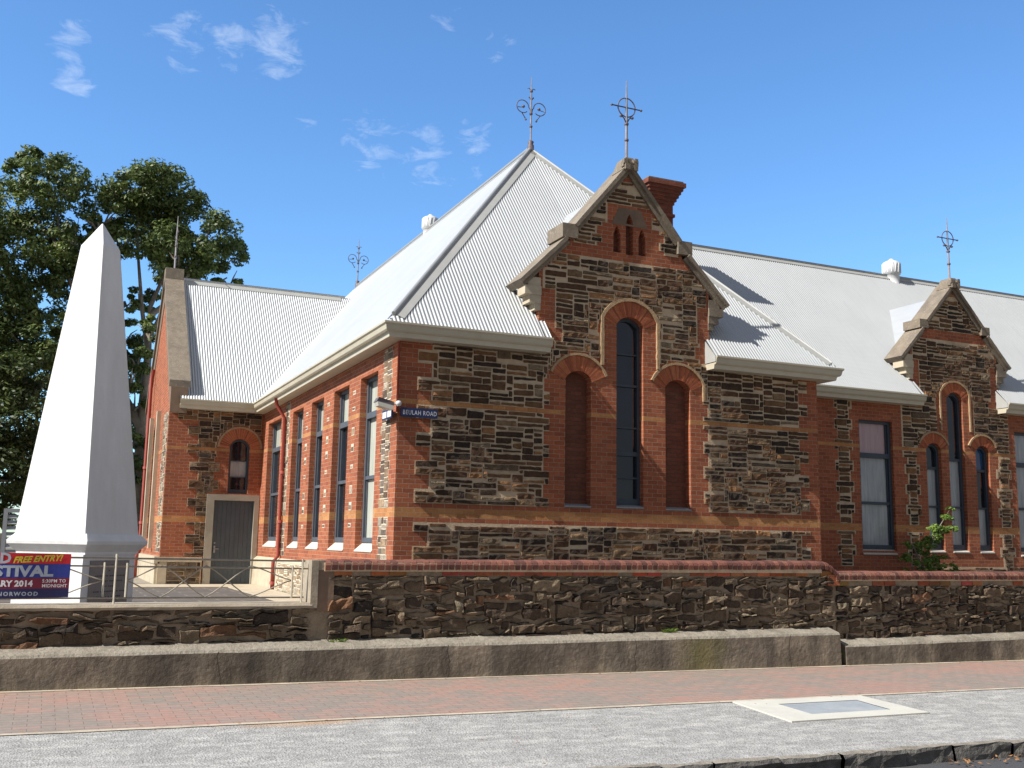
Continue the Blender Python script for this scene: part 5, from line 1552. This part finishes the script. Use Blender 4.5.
# darker garden tree lower left
T2 = empty('garden_tree', (-2.4, 38, .3), 'dark leafy tree low at the left edge beside the obelisk', 'tree')
mb = MB(); mb.tube([(-2.2, 38, .2), (-2.3, 38, 2.0), (-2.1, 38, 4.5)], [.22, .17, .08], 'bark', 7)
for e in ((-1.3, 38, 4.4), (-3.2, 38.4, 4.6), (-2.0, 37.2, 5.6), (-.6, 38.4, 3.4)): mb.tube([(-2.3, 38, 2.0), ((e[0] - 2.3) / 2, 38, 3.4), e], [.1, .06, .02], 'bark', 5)
mb.build('trunk', T2)
mb = MB(); grow_foliage(mb, [(-1.3, 38, 5.6, 1.3), (-2.6, 38.6, 6.4, 1.5), (-.6, 38.6, 4.2, 1.2), (-1.6, 37.6, 3.6, 1.4), (-3.2, 38, 4.4, 1.6), (-.2, 39, 3.1, .9), (-2.2, 38, 2.3, 1.1), (-.7, 37.6, 2.4, .8), (-3.9, 38, 6.6, 1.6), (-1.2, 38.3, 7.0, .9), (-.9, 39.3, 5.2, 1.2), (-1.6, 39.5, 3.4, 1.3), (-.4, 39.5, 4.4, 1.0), (-1.7, 39.4, 6.6, 1.2), (.1, 39.2, 3.6, .8)], rng, leaf=(.055, .11), per=95, subs=24, mat='leaves_low'); mb.build('crown', T2)
# shrub behind the street wall
SH = empty('shrub', (20.0, 19.3, .31), 'bright green shrub with one long leaning branch against the hall wall', 'shrub')
mb = MB(); rng = random.Random(41)
stems = [((19.9, 19.4, .3), (19.8, 19.35, 1.2), (20.1, 19.3, 1.9), (20.75, 19.3, 2.65)), ((20.1, 19.4, .3), (20.2, 19.3, 1.0), (20.5, 19.2, 1.3)), ((19.8, 19.4, .3), (19.5, 19.3, .9), (19.3, 19.2, 1.4)), ((19.8, 19.35, 1.2), (19.5, 19.3, 1.7), (19.35, 19.3, 1.85)), ((20.1, 19.3, 1.9), (20.5, 19.25, 2.1), (20.8, 19.2, 2.3))]
for s in stems: mb.tube(s, [.02] * (len(s) - 1) + [.006], 'bark', 5)
mb.build('stem', SH)
mb = MB()
grow_foliage(mb, [(19.5, 19.3, 1.25, .42), (20.0, 19.25, 1.15, .45), (20.5, 19.25, 1.1, .38), (20.1, 19.2, 1.35, .3)], rng, leaf=(.03, .055), per=40, subs=110, mat='leaves_shrub', subr=(.2, .3))
grow_foliage(mb, [(20.05, 19.3, 1.85, .2), (20.35, 19.3, 2.15, .24), (20.62, 19.3, 2.45, .18), (19.5, 19.3, 1.75, .22), (19.95, 19.25, 1.75, .2), (20.65, 19.22, 2.15, .2), (20.75, 19.3, 2.68, .1), (20.2, 19.3, 1.95, .2), (19.8, 19.3, 1.6, .18)], rng, leaf=(.025, .055), per=22, subs=420, mat='leaves_shrub', subr=(.25, .45), squash=.5)
mb.build('foliage', SH)

# ================================================================== BACKGROUND BITS
LS = empty('louvred_screen', (-.9, 24, .3), 'grey metal louvred screen behind the left of the obelisk', 'screen')
mb = MB(); ux = lambda px: px
mb.box(-.78, -.70, 24, 24.06, .3, 2.10, 'screen'); mb.box(.6, .68, 24, 24.06, .3, 2.10, 'screen'); mb.box(-.78, .68, 24.0, 24.06, 2.10, 2.18, 'screen'); mb.build('frame', LS)
mb = MB()
for k in range(14):
    z = .42 + k * .12; mb.hexa([(-.70, 24.0, z), (.6, 24.0, z), (.6, 24.015, z), (-.70, 24.015, z), (-.70, 24.05, z + .075), (.6, 24.05, z + .075), (.6, 24.06, z + .07), (-.70, 24.06, z + .07)], 'screen')
mb.build('louvres', LS)
PF = MB()
for k in range(26):
    x = -4.6 + k * .15; PF.box(x, x + .135, 25, 25.03, .3, 1.65 + .02 * (k % 3), 'bark')
PF.box(-4.6, -.8, 25.03, 25.08, .6, .7, 'bark'); PF.box(-4.6, -.8, 25.03, 25.08, 1.3, 1.4, 'bark')
tag(PF.build('timber_fence'), 'brown paling fence low at the left edge behind the banner', 'fence')
HS = empty('neighbouring_house', (5.5, 62, .3), 'distant red brick house with pale metal roofs between obelisk and annex', 'house')
mb = MB(); mb.box(2, 9, 60, 68, .3, 3.9, 'brick'); mb.build('wall', HS)
mb = MB(); mb.hexa([(1.5, 59.5, 3.9), (9.5, 59.5, 3.9), (9.5, 68.5, 3.9), (1.5, 68.5, 3.9), (4.5, 64, 6.3), (6.5, 64, 6.3), (6.5, 64.2, 6.3), (4.5, 64.2, 6.3)], 'tin_white')
mb.hexa([(1.5, 57.2, 2.5), (9.5, 57.2, 2.5), (9.5, 60, 2.5), (1.5, 60, 2.5), (1.5, 57.2, 2.62), (9.5, 57.2, 2.62), (9.5, 60, 3.4), (1.5, 60, 3.4)], 'tin_white'); mb.build('roof', HS)
mb = MB()
for x in (1.8, 4.2, 6.6, 9.2): mb = MB(); mb.box(x, x + .12, 57.4, 57.5, .3, 2.5, 'fascia'); mb.build('verandah_post', HS)
mb = MB(); mb.box(4.0, 5.4, 59.96, 60.0, .9, 2.3, 'glass'); mb.build('window', HS)
